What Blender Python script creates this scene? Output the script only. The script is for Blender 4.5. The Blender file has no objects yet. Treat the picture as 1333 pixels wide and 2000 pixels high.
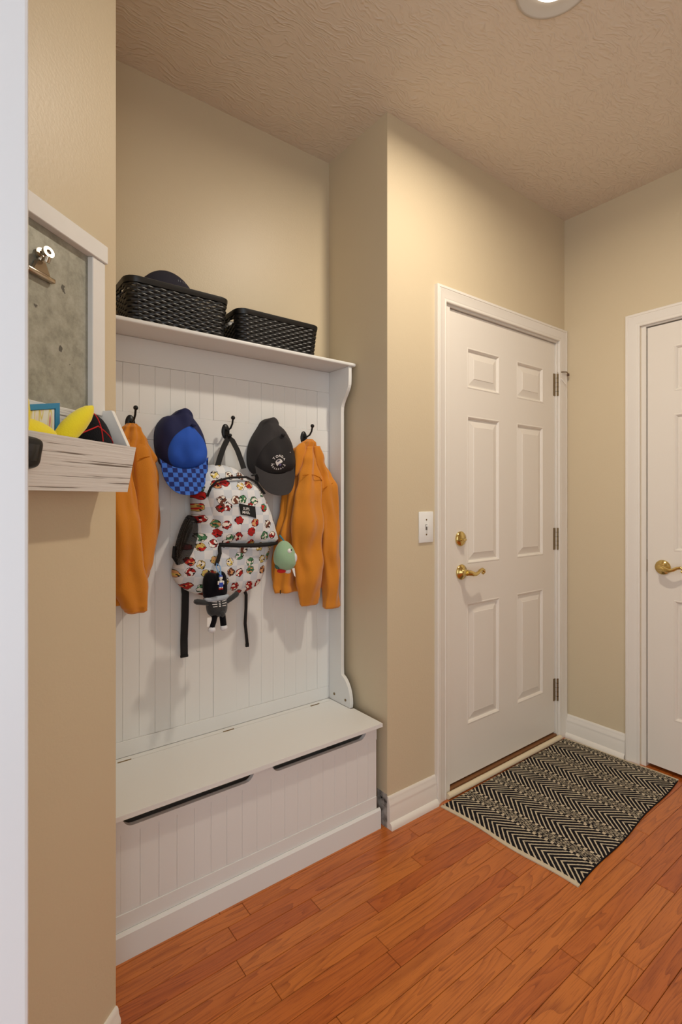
import bpy, bmesh, math, random
from mathutils import Vector, Matrix, noise
random.seed(7)
S = bpy.context.scene
COL = S.collection
PI = math.pi

# ------------------------------------------------------------------ camera, world, exposure
YAW = 0.92
cam_d = bpy.data.cameras.new('camera')
cam = bpy.data.objects.new('camera', cam_d); COL.objects.link(cam)
cam.location = (0, 0, 1.263)
cam.rotation_euler = (PI / 2, 0, YAW - PI / 2)
cam_d.sensor_fit = 'HORIZONTAL'; cam_d.sensor_width = 36
cam_d.lens = 36 * 1003 / 1333
cam_d.shift_y = -26.6 / 1333
cam_d.clip_start = 0.02
S.camera = cam
w = bpy.data.worlds.new('world'); S.world = w; w.use_nodes = True
w.node_tree.nodes['Background'].inputs[0].default_value = (0.86, 0.93, 1.0, 1)
w.node_tree.nodes['Background'].inputs[1].default_value = 2.0
S.view_settings.view_transform = 'Standard'; S.view_settings.look = 'None'
S.view_settings.gamma = 1; S.view_settings.exposure = 0.0
CAN_W = 17.5          # ceiling can light, watts

# ------------------------------------------------------------------ helpers
def lin(c):
    return tuple((x / 12.92 if x <= 0.04045 else ((x + 0.055) / 1.055) ** 2.4) for x in [v / 255 for v in c])

MATS = {}
def mat(name, rgb, rough=0.5, metal=0.0, spec=0.5, bump=0.0, bscale=200, coat=0.0, sheen=0.0, var=0.0, vscale=6):
    if name in MATS: return MATS[name]
    m = bpy.data.materials.new(name); m.use_nodes = True
    nt = m.node_tree; b = nt.nodes['Principled BSDF']
    c = lin(rgb)
    b.inputs['Base Color'].default_value = (*c, 1)
    b.inputs['Roughness'].default_value = rough
    b.inputs['Metallic'].default_value = metal
    b.inputs['Specular IOR Level'].default_value = spec
    b.inputs['Coat Weight'].default_value = coat
    b.inputs['Sheen Weight'].default_value = sheen
    tc = nt.nodes.new('ShaderNodeTexCoord')
    if bump:
        n = nt.nodes.new('ShaderNodeTexNoise'); n.inputs['Scale'].default_value = bscale; n.inputs['Detail'].default_value = 3
        bp = nt.nodes.new('ShaderNodeBump'); bp.inputs['Strength'].default_value = bump; bp.inputs['Distance'].default_value = 0.002
        nt.links.new(tc.outputs['Object'], n.inputs['Vector']); nt.links.new(n.outputs['Fac'], bp.inputs['Height'])
        nt.links.new(bp.outputs['Normal'], b.inputs['Normal'])
    if var:
        n = nt.nodes.new('ShaderNodeTexNoise'); n.inputs['Scale'].default_value = vscale; n.inputs['Detail'].default_value = 4
        r = nt.nodes.new('ShaderNodeMix'); r.data_type = 'RGBA'
        r.inputs[6].default_value = (*[x * (1 - var) for x in c], 1); r.inputs[7].default_value = (*[min(1, x * (1 + var)) for x in c], 1)
        nt.links.new(tc.outputs['Object'], n.inputs['Vector']); nt.links.new(n.outputs['Fac'], r.inputs[0]); nt.links.new(r.outputs[2], b.inputs['Base Color'])
    MATS[name] = m
    return m

class N:                                  # terse node-graph helper
    def __init__(s, name, rough=0.5, spec=0.5):
        s.m = bpy.data.materials.new(name); s.m.use_nodes = True; s.t = s.m.node_tree
        s.b = s.t.nodes['Principled BSDF']; s.b.inputs['Roughness'].default_value = rough; s.b.inputs['Specular IOR Level'].default_value = spec
        MATS[name] = s.m
    def n(s, typ, **kw):
        x = s.t.nodes.new('ShaderNode' + typ)
        for k, v in kw.items():
            if k in x.bl_rna.properties.keys(): setattr(x, k, v)
            else: s.set(x.inputs[k.replace('_', ' ')], v)
        return x
    def set(s, sock, v):
        if hasattr(v, 'is_output'): s.t.links.new(v, sock)
        else: sock.default_value = v
    def math(s, op, a, b=0.0, c=0.0):
        x = s.t.nodes.new('ShaderNodeMath'); x.operation = op
        s.set(x.inputs[0], a); s.set(x.inputs[1], b); s.set(x.inputs[2], c)
        return x.outputs[0]
    def mix(s, f, a, b):
        x = s.t.nodes.new('ShaderNodeMix'); x.data_type = 'RGBA'
        s.set(x.inputs[0], f); s.set(x.inputs[6], a); s.set(x.inputs[7], b)
        return x.outputs[2]
    def ramp(s, f, stops):
        x = s.t.nodes.new('ShaderNodeValToRGB'); s.set(x.inputs[0], f)
        e = x.color_ramp.elements
        while len(e) < len(stops): e.new(0.5)
        for i, (p, c) in enumerate(stops): e[i].position = p; e[i].color = (*lin(c), 1)
        return x.outputs[0]
    def bump(s, h, strength, dist):
        x = s.t.nodes.new('ShaderNodeBump'); x.inputs['Strength'].default_value = strength; x.inputs['Distance'].default_value = dist
        s.set(x.inputs['Height'], h); s.t.links.new(x.outputs['Normal'], s.b.inputs['Normal'])

WL = {}                                   # world location of each object built
def link(o, parent, loc):
    COL.objects.link(o); WL[o.name] = Vector(loc)
    if parent is not None:
        o.parent = parent; o.location = Vector(loc) - WL[parent.name]
    else: o.location = loc
    return o

def tag(o, label=None, cat=None, kind=None, group=None):
    if label: o['label'] = label
    if cat: o['category'] = cat
    if kind: o['kind'] = kind
    if group: o['group'] = group
    return o

def thing(name, label, cat, loc, group=None):
    o = bpy.data.objects.new(name, None); o.empty_display_size = 0.05
    link(o, None, loc)
    return tag(o, label, cat, None, group)

class MB:
    """collects shapes in world coordinates, builds ONE mesh object"""
    def __init__(s): s.v = []; s.f = []; s.mi = []; s.uv = None; s.cur = 0
    def add(s, vs, fs):
        k = len(s.v); s.v += [Vector(p) for p in vs]; s.f += [tuple(i + k for i in f) for f in fs]; s.mi += [s.cur] * len(fs)
        return s
    def box(s, x0, x1, y0, y1, z0, z1, bev=0.0, seg=2):
        vs = [(x, y, z) for x in (x0, x1) for y in (y0, y1) for z in (z0, z1)]
        fs = [(0, 1, 3, 2), (4, 6, 7, 5), (0, 4, 5, 1), (2, 3, 7, 6), (0, 2, 6, 4), (1, 5, 7, 3)]
        if not bev: return s.add(vs, fs)
        bm = bmesh.new(); bv = [bm.verts.new(v) for v in vs]
        for f in fs: bm.faces.new([bv[i] for i in f])
        bmesh.ops.bevel(bm, geom=list(bm.edges), offset=bev, segments=seg, profile=0.5, affect='EDGES')
        return s.bm(bm)
    def bm(s, bm):
        bm.verts.index_update()
        s.add([v.co.copy() for v in bm.verts], [tuple(v.index for v in f.verts) for f in bm.faces]); bm.free()
        return s
    def rings(s, rings, close=True, cap0=True, cap1=True):
        n = len(rings[0]); vs = [p for r in rings for p in r]; fs = []
        for i in range(len(rings) - 1):
            for j in range(n if close else n - 1):
                a = i * n + j; b = i * n + (j + 1) % n
                fs.append((a, b, b + n, a + n))
        if cap0: fs.append(tuple(range(n))[::-1])
        if cap1: fs.append(tuple((len(rings) - 1) * n + j for j in range(n)))
        return s.add(vs, fs)
    def prism(s, poly, axis, a, b):
        """polygon (2 coords) extruded along axis 0/1/2 from a to b"""
        def P(p, t):
            q = list(p); q.insert(axis, t); return tuple(q)
        n = len(poly)
        vs = [P(p, a) for p in poly] + [P(p, b) for p in poly]
        fs = [tuple(range(n))[::-1], tuple(range(n, 2 * n))] + [(i, (i + 1) % n, n + (i + 1) % n, n + i) for i in range(n)]
        return s.add(vs, fs)
    def tube(s, pts, r, n=8, flat=1.0, up=(0, 0, 1)):
        pts = [Vector(p) for p in pts]; rr = r if isinstance(r, (list, tuple)) else [r] * len(pts); R = []
        for i, p in enumerate(pts):
            d = (pts[min(i + 1, len(pts) - 1)] - pts[max(i - 1, 0)]).normalized()
            u = Vector(up)
            if abs(d.dot(u)) > 0.95: u = Vector((0, 1, 0)) if abs(d.y) < 0.9 else Vector((1, 0, 0))
            a = d.cross(u).normalized(); b = a.cross(d)
            R.append([p + a * math.cos(2 * PI * k / n) * rr[i] + b * math.sin(2 * PI * k / n) * rr[i] * flat for k in range(n)])
        return s.rings(R)
    def ball(s, c, r, n=14, m=9):
        r = r if isinstance(r, (tuple, list)) else (r, r, r)
        R = [[(c[0] + r[0] * math.sin(PI * i / m) * math.cos(2 * PI * k / n), c[1] + r[1] * math.sin(PI * i / m) * math.sin(2 * PI * k / n), c[2] - r[2] * math.cos(PI * i / m)) for k in range(n)] for i in range(m + 1)]
        R[0] = [(c[0] + 1e-5 * math.cos(2 * PI * k / n), c[1] + 1e-5 * math.sin(2 * PI * k / n), c[2] - r[2]) for k in range(n)]
        R[-1] = [(c[0] + 1e-5 * math.cos(2 * PI * k / n), c[1] + 1e-5 * math.sin(2 * PI * k / n), c[2] + r[2]) for k in range(n)]
        return s.rings(R)
    def lathe(s, prof, c, axis, n=28):
        """prof = (radius, offset along axis); axis: unit Vector"""
        ax = Vector(axis).normalized(); u = ax.orthogonal().normalized(); v = ax.cross(u); c = Vector(c)
        R = [[c + ax * h + (u * math.cos(2 * PI * k / n) + v * math.sin(2 * PI * k / n)) * max(r, 1e-5) for k in range(n)] for r, h in prof]
        return s.rings(R, cap0=False, cap1=False)
    def xf(s, fn):
        s.v = [Vector(fn(p)) for p in s.v]; return s
    def build(s, name, m, parent=None, loc=None, smooth=False, angle=40):
        me = bpy.data.meshes.new(name)
        if loc is None: loc = WL[parent.name] if parent is not None else (0, 0, 0)
        L = Vector(loc)
        me.from_pydata([p - L for p in s.v], [], s.f)
        bm = bmesh.new(); bm.from_mesh(me); bmesh.ops.recalc_face_normals(bm, faces=bm.faces); bm.to_mesh(me); bm.free()
        for mm in (m if isinstance(m, list) else [m]): me.materials.append(mm)
        if isinstance(m, list): me.polygons.foreach_set('material_index', s.mi)
        if smooth:
            me.shade_smooth()
            if angle < 180: me.set_sharp_from_angle(angle=math.radians(angle))
        o = bpy.data.objects.new(name, me)
        return link(o, parent, loc)

def smooth_closed(pts, n):
    """closed Catmull-Rom through 2-D points, n samples"""
    k = len(pts); out = []
    for i in range(n):
        t = i * k / n; j = int(t); f = t - j
        p = [pts[(j + d) % k] for d in (-1, 0, 1, 2)]
        out.append(tuple(0.5 * (2 * p[1][a] + (p[2][a] - p[0][a]) * f + (2 * p[0][a] - 5 * p[1][a] + 4 * p[2][a] - p[3][a]) * f * f + (3 * p[1][a] - p[0][a] - 3 * p[2][a] + p[3][a]) * f ** 3) for a in (0, 1)))
    return out

class Puff:
    """cushion over a star-shaped outline in the X-Z plane, bulging towards -Y from y0"""
    def __init__(s, pts, c, y0, depth, p=2.4, n=72, rings=16, wr=0.0, wf=20, seed=0, smooth=True, tents=(), base=None, off=0.002):
        s.tents = tents; s.base = base; s.off = off
        s.o = smooth_closed(pts, n) if smooth else pts
        s.n = len(s.o); s.c = c; s.y0 = y0; s.d = depth; s.p = p; s.k = rings; s.wr = wr; s.wf = wf; s.sd = seed
        s.an = [math.atan2(q[1] - c[1], q[0] - c[0]) for q in s.o]; s.rd = [math.hypot(q[1] - c[1], q[0] - c[0]) for q in s.o]
    def y(s, x, z, sv):
        if s.base is not None: return s.base.at(x, z) - s.off * max(0.0, 1 - sv ** 10) ** 0.3
        h = s.d * max(0.0, 1 - sv ** s.p) ** (1 / s.p)
        wv = s.wr * noise.noise(Vector((x * s.wf, s.sd, z * s.wf * 0.7))) * min(1, (1 - sv) * 5)
        y = s.y0 - h - wv
        for tx, tz, ty, rad in s.tents:
            d = math.hypot(x - tx, z - tz) / rad
            if d < 1: y = min(y, ty + (s.y0 - ty) * d * d) if sv < 0.999 else y
        return y
    def at(s, x, z):
        a = math.atan2(z - s.c[1], x - s.c[0]); r = math.hypot(z - s.c[1], x - s.c[0])
        df = [(s.an[k] - a + PI) % (2 * PI) - PI for k in range(s.n)]
        i = min((k for k in range(s.n) if df[k] <= 0), key=lambda k: -df[k], default=0); j = min((k for k in range(s.n) if df[k] > 0), key=lambda k: df[k], default=0)
        w_ = -df[i] / max(1e-9, df[j] - df[i]); R = s.rd[i] * (1 - w_) + s.rd[j] * w_
        return s.y(x, z, min(1, r / R))
    def mesh(s, mb):
        vs = []; K = s.k
        for i in range(1, K + 1):
            sv = math.sin(i / K * PI / 2)
            for q in s.o:
                x = s.c[0] + (q[0] - s.c[0]) * sv; z = s.c[1] + (q[1] - s.c[1]) * sv
                vs.append((x, s.y(x, z, sv), z))
        fs = []; n = s.n
        for i in range(K - 1):
            for j in range(n):
                fs.append((i * n + j, i * n + (j + 1) % n, (i + 1) * n + (j + 1) % n, (i + 1) * n + j))
        vs.append((s.c[0], s.y(s.c[0], s.c[1], 0), s.c[1])); c = len(vs) - 1
        fs += [(c, (j + 1) % n, j) for j in range(n)]
        vs.append((s.c[0], s.y0, s.c[1])); b = len(vs) - 1
        fs += [(b, (K - 1) * n + j, (K - 1) * n + (j + 1) % n) for j in range(n)]
        mb.add(vs, fs); return mb

def lerp_levels(L, m):
    out = []
    for i in range(len(L) - 1):
        for k in range(m):
            t = k / m; t2 = t * t * (3 - 2 * t)
            out.append([a + (b - a) * (t if j == 1 else t2) for j, (a, b) in enumerate(zip(L[i], L[i + 1]))])
    return out + [list(L[-1])]

def cloth_loft(mb, L, n=48, m=7, fold=0.06, k=7, seed=0, p=2.3, wr=0.004):
    """L: (x centre, z, half width, y centre, half depth) from top to bottom"""
    R = []
    for (x, z, hw, y, hd) in lerp_levels(L, m):
        ring = []
        for j in range(n):
            a = 2 * PI * j / n; ca, sa = math.cos(a), math.sin(a)
            q = (abs(ca) ** p + abs(sa) ** p) ** (-1 / p)
            g = 1 + fold * math.sin(k * a + seed + 5 * noise.noise(Vector((seed, 0, z * 5)))) 
            px, py = x + hw * ca * q * (1 + 0.3 * (g - 1)), y + hd * sa * q * g
            d = wr * noise.noise(Vector((px * 16, py * 16 + seed, z * 8)))
            ring.append((px + d * ca, py + d * sa * 1.5, z))
        R.append(ring)
    return mb.rings(R)

def text_mesh(ch, size, bold=0.0):
    cu = bpy.data.curves.new('glyph', 'FONT'); cu.body = ch; cu.size = size; cu.align_x = 'CENTER'; cu.offset = bold; cu.resolution_u = 3
    o = bpy.data.objects.new('glyph', cu); COL.objects.link(o)
    dg = bpy.context.evaluated_depsgraph_get(); me = o.evaluated_get(dg).to_mesh()
    vs = [v.co.copy() for v in me.vertices]; fs = [tuple(p.vertices) for p in me.polygons]
    COL.objects.unlink(o); bpy.data.objects.remove(o); bpy.data.curves.remove(cu)
    return vs, fs

# ------------------------------------------------------------------ materials
def wall_mat():
    g = N('wall_paint', 0.42, 0.35); tc = g.n('TexCoord')
    g.b.inputs['Base Color'].default_value = (*lin((207, 191, 161)), 1)
    n = g.n('TexNoise', Vector=tc.outputs['Object'], Scale=160.0, Detail=2.0)
    n2 = g.n('TexNoise', Vector=tc.outputs['Object'], Scale=9.0, Detail=3.0)
    g.bump(g.math('ADD', n.outputs['Fac'], g.math('MULTIPLY', n2.outputs['Fac'], 1.5)), 0.12, 0.003)
    return g.m
WALL = wall_mat()
def ceil_mat():
    g = N('ceiling_texture', 0.5, 0.4); tc = g.n('TexCoord')
    g.b.inputs['Base Color'].default_value = (*lin((222, 209, 191)), 1)
    wp = g.n('TexNoise', Vector=tc.outputs['Object'], Scale=8.0, Detail=2.0)
    add = g.n('VectorMath', operation='MULTIPLY_ADD'); g.set(add.inputs[0], wp.outputs['Color']); add.inputs[1].default_value = (0.11, 0.11, 0.0); g.set(add.inputs[2], tc.outputs['Object'])
    hs = []
    for i, (rot, sc) in enumerate([(0.4, 1), (1.5, 1.15), (2.6, 0.9)]):
        mp = g.n('Mapping', Vector=add.outputs[0]); mp.inputs['Rotation'].default_value = (0, 0, rot); mp.inputs['Scale'].default_value = (24 * sc, 105 * sc, 1); mp.inputs['Location'].default_value = (i * 3.3, i * 1.7, 0)
        t = g.n('TexNoise', Vector=mp.outputs[0], Scale=1.0, Detail=1.0)
        hs.append(g.math('SMOOTH_MAX', g.math('SUBTRACT', t.outputs['Fac'], 0.56), 0.0, 0.03))
    g.bump(g.math('ADD', hs[0], g.math('ADD', hs[1], hs[2])), 0.42, 0.02)
    return g.m
CEIL = ceil_mat()
WHITE = mat('white_furniture_paint', (226, 226, 223), 0.38, spec=0.4, bump=0.02, bscale=60)
DOORW = mat('white_door_paint', (228, 221, 210), 0.36, bump=0.02, bscale=90)
TRIM = mat('white_trim_paint', (229, 223, 213), 0.33, bump=0.015, bscale=40)
JAMB = mat('white_jamb_paint', (226, 227, 230), 0.3, bump=0.02, bscale=30)
BRASS = mat('polished_brass', (216, 190, 122), 0.16, 1.0)
HINGE = mat('antique_brass', (140, 122, 92), 0.35, 1.0)
BLACKM = mat('black_iron', (16, 15, 15), 0.4, 0.3)
DARK = mat('dark_void', (10, 10, 10), 0.9)
PLASTIC = mat('black_plastic', (17, 17, 18), 0.32, spec=0.45)
WICKER = mat('black_resin_weave', (18, 18, 19), 0.36, spec=0.5)
FLEECE = mat('orange_fleece', (208, 132, 42), 0.95, spec=0.15, sheen=0.3, bump=0.5, bscale=420, var=0.05, vscale=9)
FLEECE_S = mat('orange_fleece_seam', (176, 98, 18), 0.95, spec=0.1)
NAVY = mat('navy_twill', (24, 30, 74), 0.85, bump=0.3, bscale=700)
BLUE = mat('bright_blue_twill', (28, 84, 190), 0.8, bump=0.25, bscale=700)
CHAR = mat('charcoal_twill', (50, 47, 48), 0.9, bump=0.35, bscale=600, var=0.12, vscale=20)
CHAR2 = mat('black_twill', (36, 34, 35), 0.9, bump=0.35, bscale=600)
THREAD = mat('white_thread', (236, 234, 232), 0.8)
PURPLE = mat('purple_thread', (112, 100, 160), 0.8)
WEB = mat('black_webbing', (13, 13, 14), 0.8, bump=0.4, bscale=500)
PLUSHB = mat('black_plush', (15, 15, 20), 1.0, spec=0.1, sheen=0.08, bump=0.6, bscale=300)
PLUSHG = mat('charcoal_plush', (56, 57, 58), 1.0, spec=0.1, sheen=0.3, bump=0.6, bscale=300)
PLUSHW = mat('white_plush', (218, 218, 222), 1.0, spec=0.1, sheen=0.3, bump=0.6, bscale=300)
GREYP = mat('pale_grey_plush', (168, 178, 188), 1.0, spec=0.1, bump=0.5, bscale=300)
GREEN = mat('sage_plush', (150, 182, 148), 0.95, spec=0.1, sheen=0.3, bump=0.3, bscale=300, var=0.08, vscale=12)
DGREEN = mat('dark_green_plush', (66, 104, 88), 0.95)
RED = mat('red_felt', (200, 26, 28), 0.85)
YELLOW = mat('yellow_plush', (236, 218, 48), 0.95, spec=0.1, sheen=0.3, bump=0.3, bscale=300)
TEAL = mat('teal_cord', (34, 116, 136), 0.7)
LBLUE = mat('light_blue_plastic', (110, 160, 214), 0.4)
BLUEP = mat('blue_plastic', (40, 72, 170), 0.4)
WHITEP = mat('white_plastic', (234, 234, 230), 0.3)
REDP = mat('red_plastic', (196, 34, 34), 0.35)
CHROME = mat('nickel_plated_steel', (190, 176, 158), 0.2, 1.0)
BLUEF = mat('blue_card_frame', (52, 138, 186), 0.5)
CREAM = mat('cream_cotton', (206, 192, 166), 0.9, bump=0.4, bscale=400)
SILL = mat('brown_wood_sill', (128, 84, 48), 0.55, var=0.2, vscale=20)

def print_mat():
    g = N('motif_print_fabric', 0.85, 0.2); tc = g.n('TexCoord')
    sp = g.n('SeparateXYZ', Vector=tc.outputs['Object'])
    cb = g.n('CombineXYZ', X=sp.outputs['X'], Y=sp.outputs['Z'])
    nz = g.n('TexNoise', Vector=cb.outputs[0], Scale=110.0, Detail=1.0)
    wv = g.n('VectorMath', operation='MULTIPLY_ADD'); g.set(wv.inputs[0], nz.outputs['Color']); wv.inputs[1].default_value = (0.011, 0.011, 0); g.set(wv.inputs[2], cb.outputs[0])
    vo = g.n('TexVoronoi', voronoi_dimensions='2D', Vector=wv.outputs[0], Scale=23.0, Randomness=0.7)
    d = vo.outputs['Distance']; sc = g.n('SeparateColor', Color=vo.outputs['Color'])
    pal = g.ramp(sc.outputs[0], [(0.0, (164, 46, 44)), (0.22, (206, 178, 96)), (0.4, (78, 132, 92)), (0.54, (168, 40, 38)), (0.66, (222, 200, 110)), (0.82, (112, 64, 50)), (1.0, (78, 120, 98))])
    pal.node.color_ramp.interpolation = 'CONSTANT'
    pal2 = g.ramp(sc.outputs[1], [(0.0, (238, 232, 220)), (0.35, (214, 160, 110)), (0.6, (190, 40, 38)), (0.8, (240, 240, 236))]); pal2.node.color_ramp.interpolation = 'CONSTANT'
    f = g.n('TexNoise', Vector=cb.outputs[0], Scale=85.0, Detail=0.0)
    blk = g.n('TexNoise', Vector=cb.outputs[0], Scale=130.0, Detail=0.0)
    ins = g.mix(g.math('GREATER_THAN', f.outputs['Fac'], 0.52), pal, pal2)
    ins = g.mix(g.math('GREATER_THAN', blk.outputs['Fac'], 0.66), ins, (*lin((36, 28, 30)), 1))
    base = g.n('TexChecker', Vector=cb.outputs[0], Scale=34.0, Color1=(*lin((226, 227, 228)), 1), Color2=(*lin((206, 212, 219)), 1))
    col = g.mix(g.math('LESS_THAN', d, 0.345), base.outputs[0], (*lin((44, 38, 40)), 1))
    col = g.mix(g.math('LESS_THAN', d, 0.31), col, ins)
    g.set(g.b.inputs['Base Color'], col)
    return g.m
PRINT = print_mat()
def check_mat():
    g = N('blue_check_brim', 0.8, 0.3); tc = g.n('TexCoord')
    ck = g.n('TexChecker', Vector=tc.outputs['UV'], Scale=1.0, Color1=(*lin((62, 112, 206)), 1), Color2=(*lin((28, 40, 104)), 1))
    g.set(g.b.inputs['Base Color'], ck.outputs[0]); return g.m
CHECK = check_mat()
def net_mat():
    g = N('black_mesh_net', 0.7, 0.3); tc = g.n('TexCoord'); sp = g.n('SeparateXYZ', Vector=tc.outputs['Object'])
    a = g.math('SINE', g.math('MULTIPLY', g.math('ADD', sp.outputs['X'], sp.outputs['Z']), 1900.0)); b = g.math('SINE', g.math('MULTIPLY', g.math('SUBTRACT', sp.outputs['X'], sp.outputs['Z']), 1900.0))
    hole = g.math('MULTIPLY', g.math('GREATER_THAN', a, -0.25), g.math('GREATER_THAN', b, -0.25))
    g.b.inputs['Base Color'].default_value = (*lin((18, 18, 19)), 1)
    g.set(g.b.inputs['Alpha'], g.math('SUBTRACT', 1.0, g.math('MULTIPLY', hole, 0.92))); return g.m
NET = net_mat()
def zinc_mat():
    g = N('weathered_zinc', 0.42, 0.5); tc = g.n('TexCoord')
    n = g.n('TexNoise', Vector=tc.outputs['Object'], Scale=38.0, Detail=7.0, Roughness=0.7)
    n2 = g.n('TexNoise', Vector=tc.outputs['Object'], Scale=26.0, Detail=3.0)
    c = g.ramp(n.outputs['Fac'], [(0.25, (128, 128, 116)), (0.5, (160, 159, 146)), (0.75, (182, 181, 170))])
    c = g.mix(g.math('GREATER_THAN', n2.outputs['Fac'], 0.735), c, (*lin((92, 90, 84)), 1))
    g.set(g.b.inputs['Base Color'], c); g.b.inputs['Metallic'].default_value = 0.35; return g.m
ZINC = zinc_mat()
def distressed():
    g = N('whitewashed_wood', 0.6, 0.35); tc = g.n('TexCoord')
    mp = g.n('Mapping', Vector=tc.outputs['Object']); mp.inputs['Rotation'].default_value = (0, 0, -math.radians(40.8)); mp.inputs['Scale'].default_value = (4, 4, 260)
    n = g.n('TexNoise', Vector=mp.outputs[0], Scale=1.0, Detail=3.0, Roughness=0.55)
    c = g.ramp(n.outputs['Fac'], [(0.0, (96, 88, 80)), (0.36, (126, 117, 108)), (0.40, (222, 219, 213)), (1.0, (234, 232, 228))])
    g.set(g.b.inputs['Base Color'], c); g.bump(n.outputs['Fac'], 0.4, 0.003); return g.m
RUSTIC = distressed()
PALEW = mat('whitewashed_smooth_wood', (228, 226, 221), 0.55, bump=0.15, bscale=60, var=0.04, vscale=15)
def drywall_mat():
    g = N('bare_drywall', 0.9, 0.1); tc = g.n('TexCoord'); n = g.n('TexNoise', Vector=tc.outputs['Object'], Scale=34.0, Detail=5.0)
    g.set(g.b.inputs['Base Color'], g.ramp(n.outputs['Fac'], [(0.3, (70, 66, 62)), (0.5, (164, 158, 150)), (0.7, (196, 190, 182))])); return g.m
DRYW = drywall_mat()
def wood_mat():
    g = N('red_oak_planks', 0.3, 0.5); tc = g.n('TexCoord'); oi = g.n('ObjectInfo')
    rnd = oi.outputs['Random']
    off = g.n('CombineXYZ', X=g.math('MULTIPLY', rnd, 37.0), Y=g.math('MULTIPLY', rnd, 91.0), Z=g.math('MULTIPLY', rnd, 13.0))
    ad = g.n('VectorMath', operation='ADD'); g.set(ad.inputs[0], tc.outputs['Object']); g.set(ad.inputs[1], off.outputs[0])
    mp = g.n('Mapping', Vector=ad.outputs[0]); mp.inputs['Scale'].default_value = (1.6, 15, 1)
    n = g.n('TexNoise', Vector=mp.outputs[0], Scale=1.0, Detail=1.5, Distortion=0.4)
    rings = g.math('FRACT', g.math('MULTIPLY', n.outputs['Fac'], 13.0))
    mp2 = g.n('Mapping', Vector=ad.outputs[0]); mp2.inputs['Scale'].default_value = (14, 420, 1)
    n2 = g.n('TexNoise', Vector=mp2.outputs[0], Scale=1.0, Detail=3.0)
    tone = g.ramp(rnd, [(0.0, (180, 92, 34)), (0.35, (190, 104, 40)), (0.7, (198, 114, 46)), (1.0, (186, 98, 37))])
    dk = g.n('Mix', data_type='RGBA', blend_type='MULTIPLY'); dk.inputs[0].default_value = 1.0; g.set(dk.inputs[6], tone); dk.inputs[7].default_value = (0.52, 0.40, 0.32, 1)
    ringf = g.math('MULTIPLY', g.math('SMOOTH_MIN', g.math('MULTIPLY', rings, 1.0), 1.0, 0.3), 0.7)
    f = g.math('ADD', g.math('MULTIPLY', g.math('POWER', rings, 2.4), 0.62), g.math('MULTIPLY', g.math('GREATER_THAN', n2.outputs['Fac'], 0.57), 0.36))
    g.set(g.b.inputs['Base Color'], g.mix(f, tone, dk.outputs[2]))
    g.b.inputs['Coat Weight'].default_value = 0.25; g.b.inputs['Coat Roughness'].default_value = 0.22
    g.bump(f, 0.06, 0.002); return g.m
WOOD = wood_mat()
SEAM = mat('dark_floor_seam', (74, 34, 14), 0.8)
def rug_mat():
    g = N('woven_chevron_rug', 0.95, 0.1); tc = g.n('TexCoord'); sp = g.n('SeparateXYZ', Vector=tc.outputs['UV'])
    u, v = sp.outputs['X'], sp.outputs['Y']         # metres: u across the bands, v along them
    nz = g.n('TexNoise', Vector=tc.outputs['UV'], Scale=130.0, Detail=1.0)
    wob = g.math('MULTIPLY', g.math('SUBTRACT', nz.outputs['Fac'], 0.5), 0.004)
    W = 0.196
    cell = g.math('ABSOLUTE', g.math('SUBTRACT', g.math('MULTIPLY', g.math('FRACT', g.math('DIVIDE', g.math('ADD', u, W * 0.5 - 0.068), W)), W), W * 0.5))
    per = 0.0235
    s = g.math('FRACT', g.math('DIVIDE', g.math('ADD', g.math('ADD', v, g.math('MULTIPLY', cell, 1.0)), wob), per))
    chev = g.math('LESS_THAN', s, 0.68)
    dash = g.math('LESS_THAN', g.math('FRACT', g.math('DIVIDE', g.math('ADD', v, wob), per)), 0.5)
    mpn = g.n('Mapping', Vector=tc.outputs['UV']); mpn.inputs['Scale'].default_value = (420, 90, 1)
    sn = g.n('TexNoise', Vector=mpn.outputs[0], Scale=1.0, Detail=2.0)
    speck = g.math('GREATER_THAN', sn.outputs['Fac'], 0.46)
    inner = g.math('LESS_THAN', cell, 0.064); mid = g.math('LESS_THAN', cell, 0.076)
    blk = g.mix(inner, g.mix(mid, speck, dash), chev)
    hem = g.math('MAXIMUM', g.math('LESS_THAN', u, 0.014), g.math('GREATER_THAN', u, 0.966))
    edge = g.math('MAXIMUM', g.math('LESS_THAN', v, 0.003), 0.0)
    fac = g.math('MAXIMUM', g.math('MULTIPLY', blk, g.math('SUBTRACT', 1.0, hem)), g.math('MULTIPLY', edge, g.math('SUBTRACT', 1.0, hem)))
    g.set(g.b.inputs['Base Color'], g.mix(fac, (*lin((204, 190, 164)), 1), (*lin((30, 28, 32)), 1)))
    wv = g.n('TexNoise', Vector=tc.outputs['UV'], Scale=420.0, Detail=1.0)
    g.bump(g.math('ADD', wv.outputs['Fac'], g.math('MULTIPLY', fac, 0.7)), 0.6, 0.003); return g.m
RUGM = rug_mat()
def emis(name, col, st):
    m = bpy.data.materials.new(name); m.use_nodes = True; b = m.node_tree.nodes['Principled BSDF']
    b.inputs['Emission Color'].default_value = (*col, 1); b.inputs['Emission Strength'].default_value = st; return m
def drawing_mat():
    g = N('crayon_drawing', 0.7, 0.2); tc = g.n('TexCoord')
    mp = g.n('Mapping', Vector=tc.outputs['Object']); mp.inputs['Rotation'].default_value = (0.3, 0.4, 0.2); mp.inputs['Scale'].default_value = (70, 70, 12)
    n = g.n('TexNoise', Vector=mp.outputs[0], Scale=1.0, Detail=1.0)
    g.set(g.b.inputs['Base Color'], g.ramp(n.outputs['Fac'], [(0.0, (238, 236, 230)), (0.45, (238, 236, 230)), (0.5, (226, 206, 92)), (0.56, (238, 234, 226)), (0.62, (222, 130, 110)), (0.68, (236, 236, 232))])); return g.m
DRAW = drawing_mat()

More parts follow.
